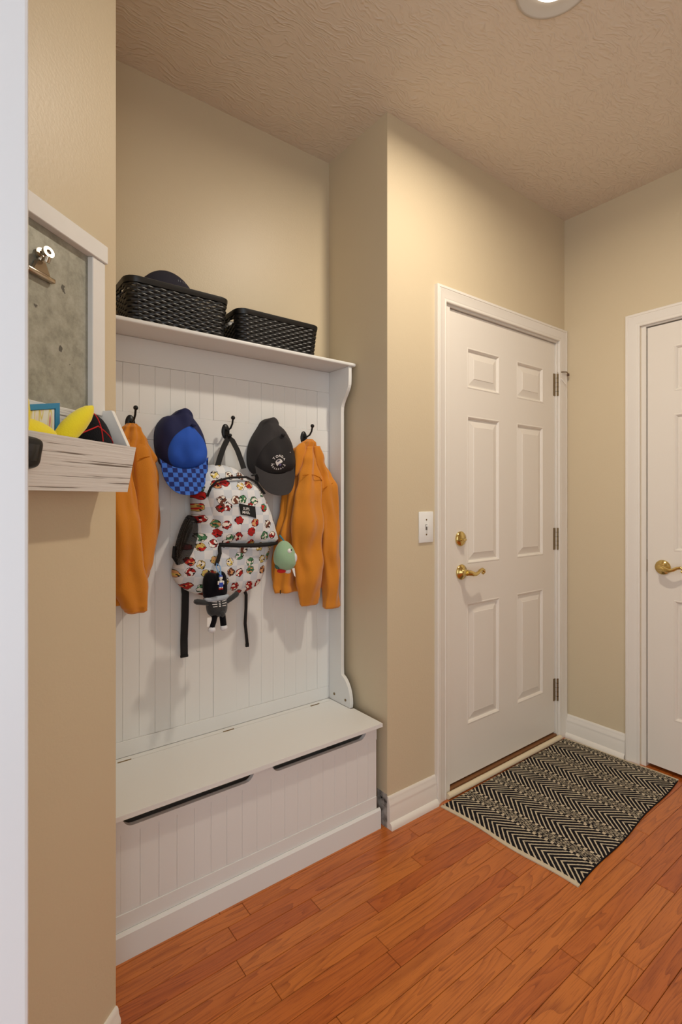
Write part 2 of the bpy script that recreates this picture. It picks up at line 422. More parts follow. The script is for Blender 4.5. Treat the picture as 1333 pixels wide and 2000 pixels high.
# ------------------------------------------------------------------ room shell
XN, YN, YA, XB, HC = 1.333, 1.838, 1.458, 2.6106, 2.743
E0 = Vector((0.297, 1.228))                       # outer corner where the angled left wall meets the niche
ANG = math.radians(40.8); DV = Vector((math.cos(ANG), math.sin(ANG))); NV = Vector((math.sin(ANG), -math.cos(ANG)))
def LW(t, s, z):                                  # angled wall frame: t back along the wall, s out of it
    p = E0 - DV * t + NV * s
    return (p.x, p.y, z)
def struct(o, label, cat): return tag(o, label, cat, 'structure')

fl = struct(MB().box(-1.6, 2.75, -2.2, 2.0, -0.06, -0.014).build('floor', SEAM), 'orange red oak strip floor of narrow planks running along the bench', 'floor')
PW = 0.0575; y0 = 1.4635
known = {1: 0.652, 2: 0.905, 3: 0.623, 5: 0.665, 6: 0.977}
row = -7
while y0 - PW * row > -0.75:
    ya, yb = y0 - PW * (row + 1), y0 - PW * row
    if yb <= 2.0:
        xs = [known[row]] if row in known else [random.uniform(0.2, 1.2)]
        while xs[-1] < 2.75: xs.append(xs[-1] + random.uniform(0.45, 1.15))
        while xs[0] > -0.6: xs.insert(0, xs[0] - random.uniform(0.45, 1.15))
        for a, b in zip(xs, xs[1:]):
            a2, b2 = max(a, -0.7), min(b, 2.75)
            if b2 - a2 < 0.02: continue
            if row < -1 and b2 < 1.3: continue
            MB().box(a2 + 0.0006, b2 - 0.0006, ya + 0.0005, yb - 0.0005, -0.014, 0, 0.0011, 1).build('plank', WOOD, fl, ((a2 + b2) / 2, (ya + yb) / 2, 0))
    row += 1

LX, LY = 1.384, 0.80                               # ceiling can
c_ = MB(); Q = 0.2
c_.box(-1.6, LX - Q, -2.2, 2.0, HC, HC + 0.1).box(LX + Q, 2.75, -2.2, 2.0, HC, HC + 0.1).box(LX - Q, LX + Q, -2.2, LY - Q, HC, HC + 0.1).box(LX - Q, LX + Q, LY + Q, 2.0, HC, HC + 0.1)
ci, sq = [], []
for k in range(40):
    a = 2 * PI * k / 40; f = Q / max(abs(math.cos(a)), abs(math.sin(a)))
    ci.append((math.cos(a), math.sin(a))); sq.append((LX + f * math.cos(a), LY + f * math.sin(a), HC))
c_.rings([sq, [(LX + 0.1 * x, LY + 0.1 * y, HC) for x, y in ci], [(LX + 0.1 * x, LY + 0.1 * y, HC + 0.1) for x, y in ci]], cap0=False, cap1=False)
struct(c_.build('ceiling', CEIL), 'beige ceiling with stomped crow-foot plaster texture', 'ceiling')

DX0, DX1, DZ1 = 1.697, 2.531, 2.075
wf = MB().box(XN, 1.672, YA, 1.57, 0, HC).box(1.672, 2.548, YA, 1.57, 2.095, HC).box(2.548, XB + 0.12, YA, 1.57, 0, HC).box(1.672, 2.548, 1.562, 1.57, 0, 2.095)  # last box: unseen panel added behind the door to stop light leaking in
struct(wf.build('wall_front', WALL), 'tan painted wall holding the white entry door', 'wall')
struct(MB().box(XN, 1.46, 1.57, 1.95, 0, HC).build('wall_niche_right', WALL), 'tan return wall on the right of the hall tree niche', 'wall')
struct(MB().box(E0.x - 0.11, XN, YN, 1.95, 0, HC).build('wall_niche_back', WALL), 'tan wall behind the hall tree and baskets', 'wall')
struct(MB().box(E0.x - 0.11, E0.x, E0.y + 0.005, YN, 0, HC).build('wall_niche_left', WALL), 'tan return wall hidden on the left of the hall tree', 'wall')
D2A, D2B = 1.051, 0.289
wr = MB().box(XB, XB + 0.12, 1.075, YA, 0, HC).box(XB, XB + 0.12, 0.265, 1.075, 2.085, HC).box(XB, XB + 0.12, -2.2, 0.265, 0, HC).box(XB + 0.112, XB + 0.12, 0.265, 1.075, 0, 2.085)  # last box: added backing, out of sight, keeps world light from under the door
struct(wr.build('wall_right', WALL), 'tan wall on the right with the second white door', 'wall')
struct(MB().box(0.45, XB + 0.12, -1.32, -1.2, 0, HC).build('wall_light_block', WALL), 'unseen tan wall added behind the camera to block light', 'wall')  # unseen wall added to hold back ambient light on the door side
lw = MB().box(0, 0.46, -0.10, 0, 0, HC).xf(lambda p: LW(p.x, p.y, p.z))
struct(lw.build('wall_left', WALL), 'tan angled wall carrying the memo board, left of the niche', 'wall')
MB().box(XN - 0.0012, XN, YA, 1.515, 0.0, 0.128).build('drywall_patch', DRYW, bpy.data.objects['wall_niche_right'], (XN, 1.48, 0.06))
bpy.data.objects['drywall_patch']['label'] = 'grey scuffed unpainted drywall patch above the floor'
nail = MB().ball((XN - 0.002, 1.487, 0.105), 0.0035, 8, 5).build('nail_hole', DARK, bpy.data.objects['wall_niche_right'], (XN, 1.487, 0.105))
jb = MB().box(-0.10, 0.073, 0.698, 0.82, 0, HC, 0.004)
struct(jb.build('trim_1', JAMB), 'cool white door jamb post at the left edge of the view', 'trim')

BASEP = [(0, 0), (0.027, 0), (0.027, 0.010), (0.0245, 0.018), (0.019, 0.024), (0.014, 0.026), (0.014, 0.078), (0.0125, 0.082), (0.0135, 0.086), (0.0125, 0.094), (0.0085, 0.103), (0.0075, 0.110), (0.0065, 0.116), (0.0035, 0.1205), (0, 0.1205)]
def baseboard(name, a, b, nrm, label):
    a, b, nrm = Vector(a), Vector(b), Vector(nrm)
    R = [[(*(q + nrm * o), z) for o, z in BASEP] for q in (a, b)]
    return struct(MB().rings(R).build(name, TRIM, smooth=True, angle=35), label, 'baseboard')
baseboard('baseboard_front', (XN, YA), (1.597, YA), (0, -1), 'white moulded baseboard between the niche corner and the entry door')
baseboard('baseboard_right', (XB, 1.143), (XB, 1.4395), (-1, 0), 'white moulded baseboard in the corner between the two doors')
p1 = E0; p2 = E0 - DV * 0.46
baseboard('baseboard_left', tuple(p1), tuple(p2), tuple(NV), 'white moulded baseboard end at the foot of the angled left wall')

CASP = [(0, 0), (0, 0.011), (0.003, 0.0125), (0.008, 0.0125), (0.009, 0.0115), (0.013, 0.0115), (0.016, 0.013), (0.030, 0.0135), (0.042, 0.017), (0.047, 0.0185), (0.0485, 0.0175), (0.051, 0.0195), (0.060, 0.0195), (0.062, 0.017), (0.062, 0)]
def casing(name, i0, i1, zi, P, label):
    """profile swept up, across and down around an opening; P(a, d, z) maps to the world"""
    m_ = MB(); R = []
    for w_, d in CASP:
        sg = 1 if i1 > i0 else -1
        R.append([P(i0 - sg * w_, d, 0), P(i0 - sg * w_, d, zi + w_), P(i1 + sg * w_, d, zi + w_), P(i1 + sg * w_, d, 0)])
    m_.rings(R, close=False, cap0=False, cap1=False)
    return m_
t2 = casing('trim_2', 1.660, 2.545, 2.0885, lambda a, d, z: (a, YA - d, z), '')
t2.box(1.660, 1.6935, YA + 0.0005, 1.56, 0, 2.092).box(2.5345, 2.5485, YA + 0.0005, 1.56, 0, 2.092).box(1.6935, 2.5345, YA + 0.0005, 1.56, 2.0785, 2.0955)
struct(t2.build('trim_2', TRIM, smooth=True, angle=25), 'white moulded casing around the entry door', 'door casing')
t3 = casing('trim_3', 1.078, 0.262, 2.0785, lambda a, d, z: (XB - d, a, z), '')
t3.box(XB + 0.0005, XB + 0.10, 1.0545, 1.0755, 0, 2.0855).box(XB + 0.0005, XB + 0.10, 0.2645, 0.2855, 0, 2.0855).box(XB + 0.0005, XB + 0.10, 0.2855, 1.0545, 2.0715, 2.0855)
struct(t3.build('trim_3', TRIM, smooth=True, angle=25), 'white moulded casing around the door on the right wall', 'door casing')
sl = MB().box(1.6935, 2.5345, 1.4565, 1.56, 0, 0.028, 0.003)
sl = struct(sl.build('trim_4', SILL), 'worn brown threshold under the entry door with cream strip', 'threshold')
MB().tube([(1.661, 1.4435, 0.0125), (2.544, 1.4435, 0.0125)], 0.0125, 12).build('cream_strip', mat('cream_trim', (222, 206, 176), 0.5), sl)

# ------------------------------------------------------------------ doors
def door(name, x0, x1, z0, z1, cols, rows, P, label):
    """slab of stiles and rails, six raised panels; P(a, d, z): a across, d depth behind the face"""
    T = 0.04
    def bx(m_, a0, a1, q0, q1): m_.add([P(a, d, z) for a in (a0, a1) for d in (0, T) for z in (q0, q1)], [(0, 1, 3, 2), (4, 6, 7, 5), (0, 4, 5, 1), (2, 3, 7, 6), (0, 2, 6, 4), (1, 5, 7, 3)])
    m_ = MB(); ed = [x0] + [c for cc in cols for c in cc] + [x1]
    for a, b in zip(ed[0::2], ed[1::2]): bx(m_, a, b, z0, z1)
    for c in cols:
        zz = [z0] + [r for rr in rows for r in rr] + [z1]
        for a, b in zip(zz[0::2], zz[1::2]): bx(m_, c[0], c[1], a, b)
    loc = P((x0 + x1) / 2, 0, z0)
    o = m_.build(name, DOORW, None, loc)
    struct(o, label, 'door')
    for c in cols:
        for r in rows:
            sg = 1 if c[1] > c[0] else -1; R = []
            for ins, d in [(0, 0.02), (0, 0.0), (0.003, -0.0012), (0.006, -0.0012), (0.012, 0.004), (0.014, 0.0085), (0.019, 0.0085), (0.046, 0.0015), (0.0475, 0.0)]:
                a0, a1, q0, q1 = c[0] + sg * ins, c[1] - sg * ins, r[0] + ins, r[1] - ins
                R.append([P(a0, d, q0), P(a1, d, q0), P(a1, d, q1), P(a0, d, q1)])
            MB().rings(R, cap0=False).build('panel', DOORW, o)
    return o
YD = 1.468
d1 = door('door_1', DX0, DX1, 0.037, DZ1, [(1.819, 2.055), (2.193, 2.424)], [(0.262, 0.80), (0.973, 1.629), (1.75, 1.931)], lambda a, d, z: (a, YD + d, z), 'white six-panel entry door with deadbolt and three hinges')
XD = 2.620
d2 = door('door_2', D2A, D2B, 0.018, 2.066, [(0.94, 0.72), (0.62, 0.40)], [(0.25, 0.80), (1.022, 1.648), (1.75, 1.96)], lambda a, d, z: (XD + d, a, z), 'white six-panel door with lever on the right wall')

def lever(door_o, c, out, along, name):
    c, out, along = Vector(c), Vector(out), Vector(along); Z = Vector((0, 0, 1))
    m_ = MB().lathe([(0.0, 0.0), (0.033, 0.0), (0.034, 0.003), (0.031, 0.008), (0.026, 0.0095), (0.024, 0.0125), (0.016, 0.016), (0.0135, 0.020), (0.0125, 0.030), (0.0135, 0.036), (0.0, 0.040)], c, out)
    o = m_.build(name, BRASS, door_o, smooth=True, angle=50)
    pts = []; rr = []
    for t, dz, ou, r in [(-0.004, 0.0, 0.036, 0.0125), (0.012, -0.001, 0.043, 0.0125), (0.028, -0.006, 0.046, 0.0105), (0.042, -0.008, 0.047, 0.0085), (0.058, -0.003, 0.047, 0.0075), (0.074, 0.007, 0.047, 0.007), (0.088, 0.010, 0.047, 0.007), (0.098, 0.005, 0.046, 0.0072), (0.101, -0.004, 0.045, 0.007), (0.095, -0.009, 0.044, 0.006), (0.089, -0.005, 0.044, 0.005)]:
        pts.append(c + along * t + Z * dz + out * ou); rr.append(r)
    MB().tube(pts, rr, 12, up=tuple(out)).build('lever', BRASS, o, smooth=True, angle=60)
    return o
lever(d1, (1.778, YD, 0.941), (0, -1, 0), (1, 0, 0), 'lever_handle')
lever(d2, (XD, 0.985, 0.945), (-1, 0, 0), (0, -1, 0), 'lever_handle')
db = MB().lathe([(0, 0), (0.032, 0), (0.033, 0.004), (0.029, 0.010), (0.022, 0.012), (0.020, 0.0135), (0, 0.0145)], (1.772, YD, 1.087), (0, -1, 0)).build('deadbolt', BRASS, d1, smooth=True, angle=50)
MB().box(1.760, 1.786, YD - 0.026, YD - 0.0135, 1.079, 1.089, 0.003).build('thumb_turn', BRASS, db, smooth=True)
def hinge(door_o, P, z0, z1):
    m_ = MB().tube([P(0.012, -0.006, z0), P(0.012, -0.006, z1)], 0.0088, 12)
    h = m_.build('hinge', HINGE, door_o, smooth=True, angle=50)
    n = 5
    for k in range(1, n):
        zz = z0 + (z1 - z0) * k / n; MB().tube([P(0.012, -0.006, zz - 0.0008), P(0.012, -0.006, zz + 0.0008)], 0.0092, 12).build('knuckle_gap', DARK, h)
    vs = [P(a, d, z) for a in (-0.014, 0.012) for d in (-0.0022, 0.0002) for z in (z0, z1)]
    MB().add(vs, [(0, 1, 3, 2), (4, 6, 7, 5), (0, 4, 5, 1), (2, 3, 7, 6), (0, 2, 6, 4), (1, 5, 7, 3)]).build('hinge_leaf', HINGE, h)
    return h
hs = [hinge(d1, lambda a, d, z: (DX1 + a, YD + d, z), *q) for q in ((1.802, 1.918), (0.994, 1.108), (0.200, 0.316))]
st = MB().tube([(2.543, 1.462, 1.925), (2.565, 1.442, 1.928), (2.580, 1.428, 1.927), (2.586, 1.424, 1.917)], 0.003, 8).build('door_stop_rod', HINGE, hs[0], smooth=True)
MB().tube([(2.586, 1.424, 1.919), (2.5865, 1.4236, 1.906)], 0.006, 10).build('rubber_tip', mat('brown_rubber', (84, 60, 38), 0.7), hs[0])
MB().tube([(2.545, 1.460, 1.915), (2.562, 1.442, 1.885), (2.582, 1.432, 1.862)], 0.0022, 8).build('door_stop_arm', TRIM, hs[0], smooth=True)
MB().box(XD - 0.0012, XD + 0.02, 1.0512, 1.0538, 0.918, 0.975).build('latch_plate', HINGE, d2)

# ------------------------------------------------------------------ ceiling can light
cl = thing('recessed_light', 'round recessed ceiling light with pale trim, switched on', 'ceiling light', (LX, LY, HC))
MB().lathe([(0.110, 0.0), (0.110, -0.003), (0.106, -0.005), (0.101, -0.003), (0.092, 0.002), (0.078, 0.006), (0.065, 0.008)], (LX, LY, HC), (0, 0, 1), 48).build('trim_ring', mat('shaded_can_trim', (190, 181, 167), 0.5), cl, smooth=True, angle=60)  # ring colour darkened to stand in for shade on the trim
MB().lathe([(0.0, -0.009), (0.026, -0.008), (0.046, -0.004), (0.058, 0.001), (0.065, 0.008)], (LX, LY, HC), (0, 0, 1), 32).build('lens', emis('lamp_lens', (1.0, 0.95, 0.86), 4.0), cl, smooth=True)
MB().lathe([(0.0, 0.075), (0.098, 0.075), (0.098, 0.003)], (LX, LY, HC), (0, 0, 1), 32).build('housing', DARK, cl)
ld = bpy.data.lights.new('can_lamp', 'AREA'); ld.shape = 'DISK'; ld.size = 0.09; ld.energy = CAN_W; ld.color = (1.0, 0.89, 0.74); ld.spread = math.radians(172)
lo = bpy.data.objects.new('can_lamp', ld); link(lo, cl, (LX, LY, HC - 0.012))

# ------------------------------------------------------------------ hall tree
YB = 1.785; XC = 0.816
ht = thing('hall_tree', 'white beadboard hall tree with storage bench, shelf and five black hooks', 'hall tree', (XC, 1.62, 0))
def part(m_, name, parent=ht, m=WHITE, **k): return m_.build(name, m, parent, **k)
L_, R_ = 0.339, 1.293
bp = part(MB().box(L_, R_, YB + 0.006, YB + 0.018, 0.05, 1.80), 'backboard')
for nm, a in [('top_rail', (L_, R_, 1.714, 1.8015)), ('hook_rail', (L_, R_, 1.463, 1.550)), ('bottom_rail', (L_, R_, 0.4085, 0.461))]:
    part(MB().box(a[0], a[1], YB - 0.003, YB + 0.0058, a[2], a[3], 0.0008, 1), nm, bp)
for zz in ((1.5503, 1.7137), (0.4613, 1.4627)):
    for a, b in ((L_, 0.40), (0.769, 0.861), (1.232, R_)): part(MB().box(a, b, YB - 0.003, YB + 0.0058, zz[0], zz[1], 0.0008, 1), 'stile', bp)
    for a, b in ((0.40, 0.769), (0.861, 1.232)):
        k = 7; s_ = (b - a) / k
        for i in range(k): part(MB().box(a + i * s_ + 0.0001, a + (i + 1) * s_ - 0.0001, YB - 0.0012, YB + 0.0059, zz[0], zz[1], 0.0014, 2), 'bead_strip', bp)
def side_panel(xa, xb):
    pr = [(YB, 0.4088), (1.639, 0.4088)]
    for k in range(9):
        t = k / 8; pr.append((1.637 + (1.697 - 1.637) * (t ** 2.0 if t < 1 else 1), 0.425 + (0.530 - 0.425) * (1 - (1 - t) ** 1.35)))
    pr += [(1.6985, 0.56), (1.6985, 1.62)]
    for k in range(1, 11):
        t = k / 10; s = t * t * (3 - 2 * t); pr.append((1.6985 + (1.648 - 1.6985) * s, 1.632 + (1.738 - 1.632) * t))
    pr += [(1.647, 1.76), (1.647, 1.8015), (YB, 1.8015)]
    return MB().prism(pr, 0, xa, xb)
sp_ = part(side_panel(1.2935, 1.309), 'side_panel'); part(side_panel(0.323, 0.3385), 'side_panel')
for yy, zz in ((1.745, 0.437), (1.668, 0.434)): MB().lathe([(0, 0.002), (0.0055, 0.002), (0.0055, 0)], (1.2935, yy, zz), (-1, 0, 0), 12).build('bolt', HINGE, sp_)
part(MB().box(0.306, 1.326, 1.6385, 1.815, 1.802, 1.8165, 0.005, 3), 'shelf', smooth=True)
# bench
fp = MB(); zt = 0.3942; zb = 0.340
poly = [(0.332, zb), (1.300, zb), (1.300, zt)]
for a, b in ((0.842, 1.250), (0.374, 0.780)):
    poly += [(b, zt)] + [(b - 0.030 + 0.030 * math.cos(q), 0.3945 - 0.0365 * math.sin(q)) for q in [PI / 2 * i / 6 for i in range(1, 7)]] + [(a + 0.030 - 0.030 * math.sin(q), 0.3945 - 0.0365 * math.cos(q)) for q in [PI / 2 * i / 6 for i in range(0, 6)]] + [(a, zt)]
poly += [(0.332, zt)]
fp.prism(poly, 1, 1.482, 1.497)
bf = part(fp, 'bench_front')
part(MB().box(0.332, 1.300, 1.482, 1.497, 0.0765, 0.122, 0.0006, 1), 'bottom_rail', bf)
for a, b in ((0.332, 0.371), (1.259, 1.300)): part(MB().box(a, b, 1.4845, 1.497, 0.1222, 0.3398), 'stile', bf)
k = 17; s_ = (1.259 - 0.371) / k
for i in range(k): part(MB().box(0.371 + i * s_ + 0.0001, 0.371 + (i + 1) * s_ - 0.0001, 1.4845, 1.4945, 0.1222, 0.3398, 0.0012, 2), 'bead_strip', bf)
part(MB().box(0.372, 1.258, 1.4946, 1.499, 0.1222, 0.3398), 'panel_backing', bf)
part(MB().box(0.319, 1.313, 1.4715, 1.4818, 0, 0.0695).add([(x, y, z) for x in (0.319, 1.313) for y, z in ((1.4715, 0.0695), (1.4818, 0.0695), (1.4818, 0.0765), (1.4765, 0.0765))], [(0, 1, 2, 3), (4, 7, 6, 5), (0, 3, 7, 4), (3, 2, 6, 7)]), 'base_plinth')
for xa, xb in ((0.332, 0.347), (1.285, 1.300)): part(MB().box(xa, xb, 1.4975, 1.79, 0.0, 0.394), 'bench_side')
part(MB().box(0.3475, 1.2845, 1.50, 1.79, 0.03, 0.04), 'bench_floor', m=mat('inside_shade_dark', (40, 38, 36), 0.9))  # floor painted dark to stand in for the shade inside the bench
lid = MB().prism([(0.324, 1.456), (1.308, 1.456), (1.308, 1.632), (1.2925, 1.636), (1.2925, 1.7545), (0.3395, 1.7545), (0.3395, 1.636), (0.324, 1.632)], 2, 0.3948, 0.4085)
lid = part(lid, 'bench_lid')
part(MB().box(0.3395, 1.2925, 1.7565, YB - 0.0035, 0.3948, 0.4082), 'fixed_strip')
for xa in (0.43, 0.795, 1.180): MB().tube([(xa, 1.7555, 0.4085), (xa + 0.042, 1.7555, 0.4085)], 0.0026, 8).build('lid_hinge', HINGE, lid)
# hooks
def hook(x):
    m_ = MB().lathe([(0.0, 0.006), (0.008, 0.0055), (0.014, 0.0035), (0.0165, 0.0)], (0, 0, 0), (0, -1, 0), 20)
    m_.xf(lambda p: (p.x + x, p.y + YB - 0.003, p.z * 1.75 + 1.512))
    h = m_.build('hook', BLACKM, ht, smooth=True)
    y = YB - 0.006
    MB().tube([(x, y, 1.517), (x, y - 0.022, 1.515), (x, y - 0.042, 1.521), (x, y - 0.055, 1.534), (x, y - 0.060, 1.550)], 0.0036, 8, up=(1, 0, 0)).ball((x, y - 0.061, 1.555), 0.0078).build('upper_prong', BLACKM, h, smooth=True)
    MB().tube([(x, y, 1.496), (x, y - 0.014, 1.483), (x, y - 0.030, 1.481), (x, y - 0.036, 1.490)], 0.0034, 8, up=(1, 0, 0)).ball((x, y - 0.037, 1.494), 0.0068).build('lower_prong', BLACKM, h, smooth=True)
HX = [0.476, 0.645, 0.816, 0.9885, 1.163]
for x in HX: hook(x)

# ------------------------------------------------------------------ wicker baskets and folded cap on the shelf
def basket(x0, x1, ya, yb, z0, h, label, seed):
    t = thing('wicker_basket', label, 'basket', ((x0 + x1) / 2, (ya + yb) / 2, z0), 'black baskets on the shelf')
    rows = 13; r = 0.032
    def outline(z, n, infl=0.0):
        tp = 0.010 * (1 - (z - z0) / h); a0, a1, b0, b1 = x0 + tp - infl, x1 - tp + infl, ya + tp - infl, yb - tp + infl
        pts = []
        rr = r + infl
        for cx, cy, s in ((a1 - rr, b0 + rr, -PI / 2), (a1 - rr, b1 - rr, 0), (a0 + rr, b1 - rr, PI / 2), (a0 + rr, b0 + rr, PI)):
            pts += [(cx + rr * math.cos(s + PI / 2 * k / 6), cy + rr * math.sin(s + PI / 2 * k / 6)) for k in range(7)]
        pts.append(pts[0]); L = [0]
        for p, q in zip(pts, pts[1:]): L.append(L[-1] + math.dist(p, q))
        out = []; j = 0
        for i in range(n):
            d = L[-1] * i / n
            while L[j + 1] < d: j += 1
            f = (d - L[j]) / max(1e-9, L[j + 1] - L[j])
            a, b = pts[j], pts[j + 1]; tx, ty = b[0] - a[0], b[1] - a[1]; l = math.hypot(tx, ty)
            out.append((a[0] + tx * f, a[1] + ty * f, ty / l, -tx / l))
        return out
    NS = 46
    rim = MB(); R = []
    for o_, zz in ((0.0, h - 0.020), (0.005, h - 0.019), (0.0065, h - 0.010), (0.006, h - 0.002), (0.003, h), (-0.004, h), (-0.005, h - 0.002), (-0.004, h - 0.020)):
        R.append([(x + nx * o_, y + ny * o_, z0 + zz) for x, y, nx, ny in outline(z0 + zz, 92)])
    R.append(R[0]); rim.rings(R, cap0=False, cap1=False); rim.build('rim', WICKER, t, smooth=True, angle=50)
    MB().rings([[(x, y, z0 + q) for x, y, _, _ in outline(z0, 60)] for q in (0.0, 0.004)]).build('base', WICKER, t)
    hh = (h - 0.020) / rows
    for k in range(rows):
        zc = z0 + (k + 0.5) * hh; pts = outline(zc, NS * 4); segs = [[]]
        for i in range(len(pts) + 1):
            x, y, nx, ny = pts[i % len(pts)]
            hole_ = k in (rows - 2, rows - 3) and abs(y - (ya + yb) / 2) < 0.036 and (x < x0 + 0.03 or x > x1 - 0.03)
            if hole_:
                if segs[-1]: segs.append([])
                continue
            w_ = 0.0019 * math.cos(PI * i / 4 + PI * (k % 2)); segs[-1].append((x + nx * w_, y + ny * w_, zc))
        m_ = MB()
        for sgm in segs:
            if len(sgm) > 2: m_.tube(sgm, 0.0040, 6, flat=1.16)
        m_.build('strand', WICKER, t, smooth=True, angle=60)
    m_ = MB()
    for i in range(0, NS):
        lo, hi = outline(z0, NS * 4)[i * 4 + 2], outline(z0 + h - 0.018, NS * 4)[i * 4 + 2]
        if abs(hi[1] - (ya + yb) / 2) < 0.034 and (hi[0] < x0 + 0.02 or hi[0] > x1 - 0.02): hi = tuple(a + (b - a) * 0.68 for a, b in zip(lo, hi)); zt_ = z0 + (h - 0.018) * 0.70
        else: zt_ = z0 + h - 0.018
        m_.tube([(lo[0], lo[1], z0 + 0.002), (hi[0], hi[1], zt_)], 0.0028, 5)
    m_.build('stakes', WICKER, t)
    return t
basket(0.432, 0.770, 1.652, 1.815, 1.8165, 0.138, 'larger looking black woven basket with a dark cap in it, on the shelf', 1)
basket(0.812, 1.158, 1.662, 1.822, 1.8165, 0.124, 'black woven basket on the shelf nearest the niche corner', 2)
fc = thing('folded_cap', 'dark navy cap lying in the left shelf basket', 'cap', (0.585, 1.742, 1.822))
m_ = MB(); R = []
for i in range(13):
    a = PI / 2 * i / 12; R.append([(0.585 + 0.120 * math.cos(a) * math.cos(q), 1.742 + 0.058 * math.cos(a) * math.sin(q), 1.86 + 0.172 * math.sin(a)) for q in [2 * PI * j / 36 for j in range(36)]])
R.insert(0, [(x, y, 1.822) for x, y, z in R[0]]); m_.rings(R)
m_.build('crown', mat('dark_navy_cloth', (30, 29, 44), 0.85, bump=0.3, bscale=400), fc, smooth=True, angle=80)
m_ = MB()
for a, b in ((0.612, 0.620), (0.630, 0.638)):
    for x in (a, b): m_.tube([(x, 1.742 - 0.058 * math.sqrt(max(0, 1 - ((x - 0.585) / 0.12) ** 2 - ((1.997 + q - 1.86) / 0.172) ** 2)) - 0.0006, 1.997 + q) for q in (-0.004, 0.003)], 0.0008, 5)
m_.build('stitching', mat('grey_thread', (150, 150, 158), 0.8), fc)

# ------------------------------------------------------------------ jackets
def seam(pts, parent, r=0.0016): MB().tube(pts, r, 6).build('seam', FLEECE_S, parent, smooth=True)
jr = thing('fleece_jacket', 'orange fleece jacket hanging on the rightmost hook beside the side panel', 'jacket', (1.15, 1.74, 0.80), 'orange fleece jackets')
m_ = cloth_loft(MB(), [(1.160, 1.503, 0.012, 1.735, 0.010), (1.155, 1.488, 0.030, 1.733, 0.020), (1.146, 1.45, 0.058, 1.742, 0.026), (1.152, 1.39, 0.080, 1.742, 0.030), (1.158, 1.33, 0.098, 1.743, 0.032), (1.150, 1.22, 0.108, 1.745, 0.032), (1.130, 1.10, 0.118, 1.748, 0.030), (1.118, 1.00, 0.114, 1.748, 0.028), (1.118, 0.93, 0.108, 1.748, 0.026), (1.116, 0.896, 0.106, 1.738, 0.027)], k=9, fold=0.30, seed=1.3, wr=0.014)
m_.build('body', FLEECE, jr, smooth=True, angle=180)
s1 = cloth_loft(MB(), [(1.148, 1.47, 0.014, 1.715, 0.012), (1.143, 1.41, 0.032, 1.705, 0.022), (1.132, 1.345, 0.052, 1.700, 0.030), (1.123, 1.27, 0.062, 1.697, 0.034), (1.122, 1.15, 0.066, 1.696, 0.034), (1.123, 1.04, 0.065, 1.696, 0.033), (1.131, 0.95, 0.057, 1.698, 0.030), (1.134, 0.88, 0.047, 1.700, 0.027), (1.134, 0.845, 0.042, 1.702, 0.024), (1.133, 0.838, 0.036, 1.702, 0.018)], k=5, fold=0.16, seed=4, wr=0.016).build('sleeve', FLEECE, jr, smooth=True, angle=180)
s2 = cloth_loft(MB(), [(1.185, 1.475, 0.012, 1.725, 0.010), (1.200, 1.42, 0.026, 1.722, 0.018), (1.222, 1.36, 0.033, 1.718, 0.024), (1.228, 1.31, 0.040, 1.714, 0.028), (1.236, 1.20, 0.043, 1.711, 0.030), (1.243, 1.06, 0.043, 1.711, 0.030), (1.252, 0.97, 0.036, 1.711, 0.028), (1.253, 0.88, 0.036, 1.711, 0.027), (1.252, 0.818, 0.037, 1.711, 0.023), (1.252, 0.811, 0.031, 1.711, 0.018)], k=5, fold=0.16, seed=9, wr=0.015).build('sleeve', FLEECE, jr, smooth=True, angle=180)
seam([(1.090, 1.6765, 1.352), (1.115, 1.6695, 1.356), (1.14, 1.668, 1.354), (1.165, 1.671, 1.346), (1.182, 1.678, 1.334)], s1)
seam([(1.196, 1.690, 1.300), (1.22, 1.6855, 1.315), (1.246, 1.689, 1.326), (1.262, 1.70, 1.332)], s2)
Puff([(1.080, 1.462), (1.118, 1.485), (1.128, 1.44), (1.106, 1.385), (1.086, 1.352), (1.072, 1.358), (1.074, 1.41)], (1.100, 1.42), 1.712, 0.014, p=2.0, n=48, rings=8).mesh(MB()).build('collar_flap', FLEECE, jr, smooth=True, angle=180)
MB().box(1.009, 1.0125, 1.712, 1.7135, 0.896, 0.910).build('hem_tag', BLACKM, jr)

jl = thing('fleece_jacket', 'orange fleece jacket hanging on the leftmost hook, half hidden by the wall', 'jacket', (0.45, 1.74, 0.88), 'orange fleece jackets')
m_ = cloth_loft(MB(), [(0.468, 1.505, 0.012, 1.737, 0.010), (0.466, 1.49, 0.028, 1.734, 0.018), (0.465, 1.45, 0.048, 1.730, 0.027), (0.462, 1.40, 0.066, 1.728, 0.031), (0.456, 1.33, 0.084, 1.728, 0.034), (0.449, 1.25, 0.097, 1.740, 0.032), (0.444, 1.12, 0.098, 1.742, 0.031), (0.437, 1.02, 0.090, 1.743, 0.029), (0.428, 0.97, 0.082, 1.744, 0.026), (0.410, 0.925, 0.062, 1.735, 0.027)], k=8, fold=0.28, seed=2.2, wr=0.013)
m_.build('body', FLEECE, jl, smooth=True, angle=180)
s3 = cloth_loft(MB(), [(0.440, 1.45, 0.012, 1.712, 0.010), (0.438, 1.37, 0.028, 1.703, 0.020), (0.437, 1.27, 0.038, 1.697, 0.027), (0.437, 1.17, 0.045, 1.693, 0.030), (0.447, 1.06, 0.051, 1.692, 0.031), (0.458, 0.98, 0.050, 1.693, 0.029), (0.470, 0.925, 0.038, 1.695, 0.025), (0.474, 0.906, 0.034, 1.696, 0.022), (0.474, 0.899, 0.028, 1.697, 0.016)], k=5, fold=0.16, seed=6, wr=0.015).build('sleeve', FLEECE, jl, smooth=True, angle=180)
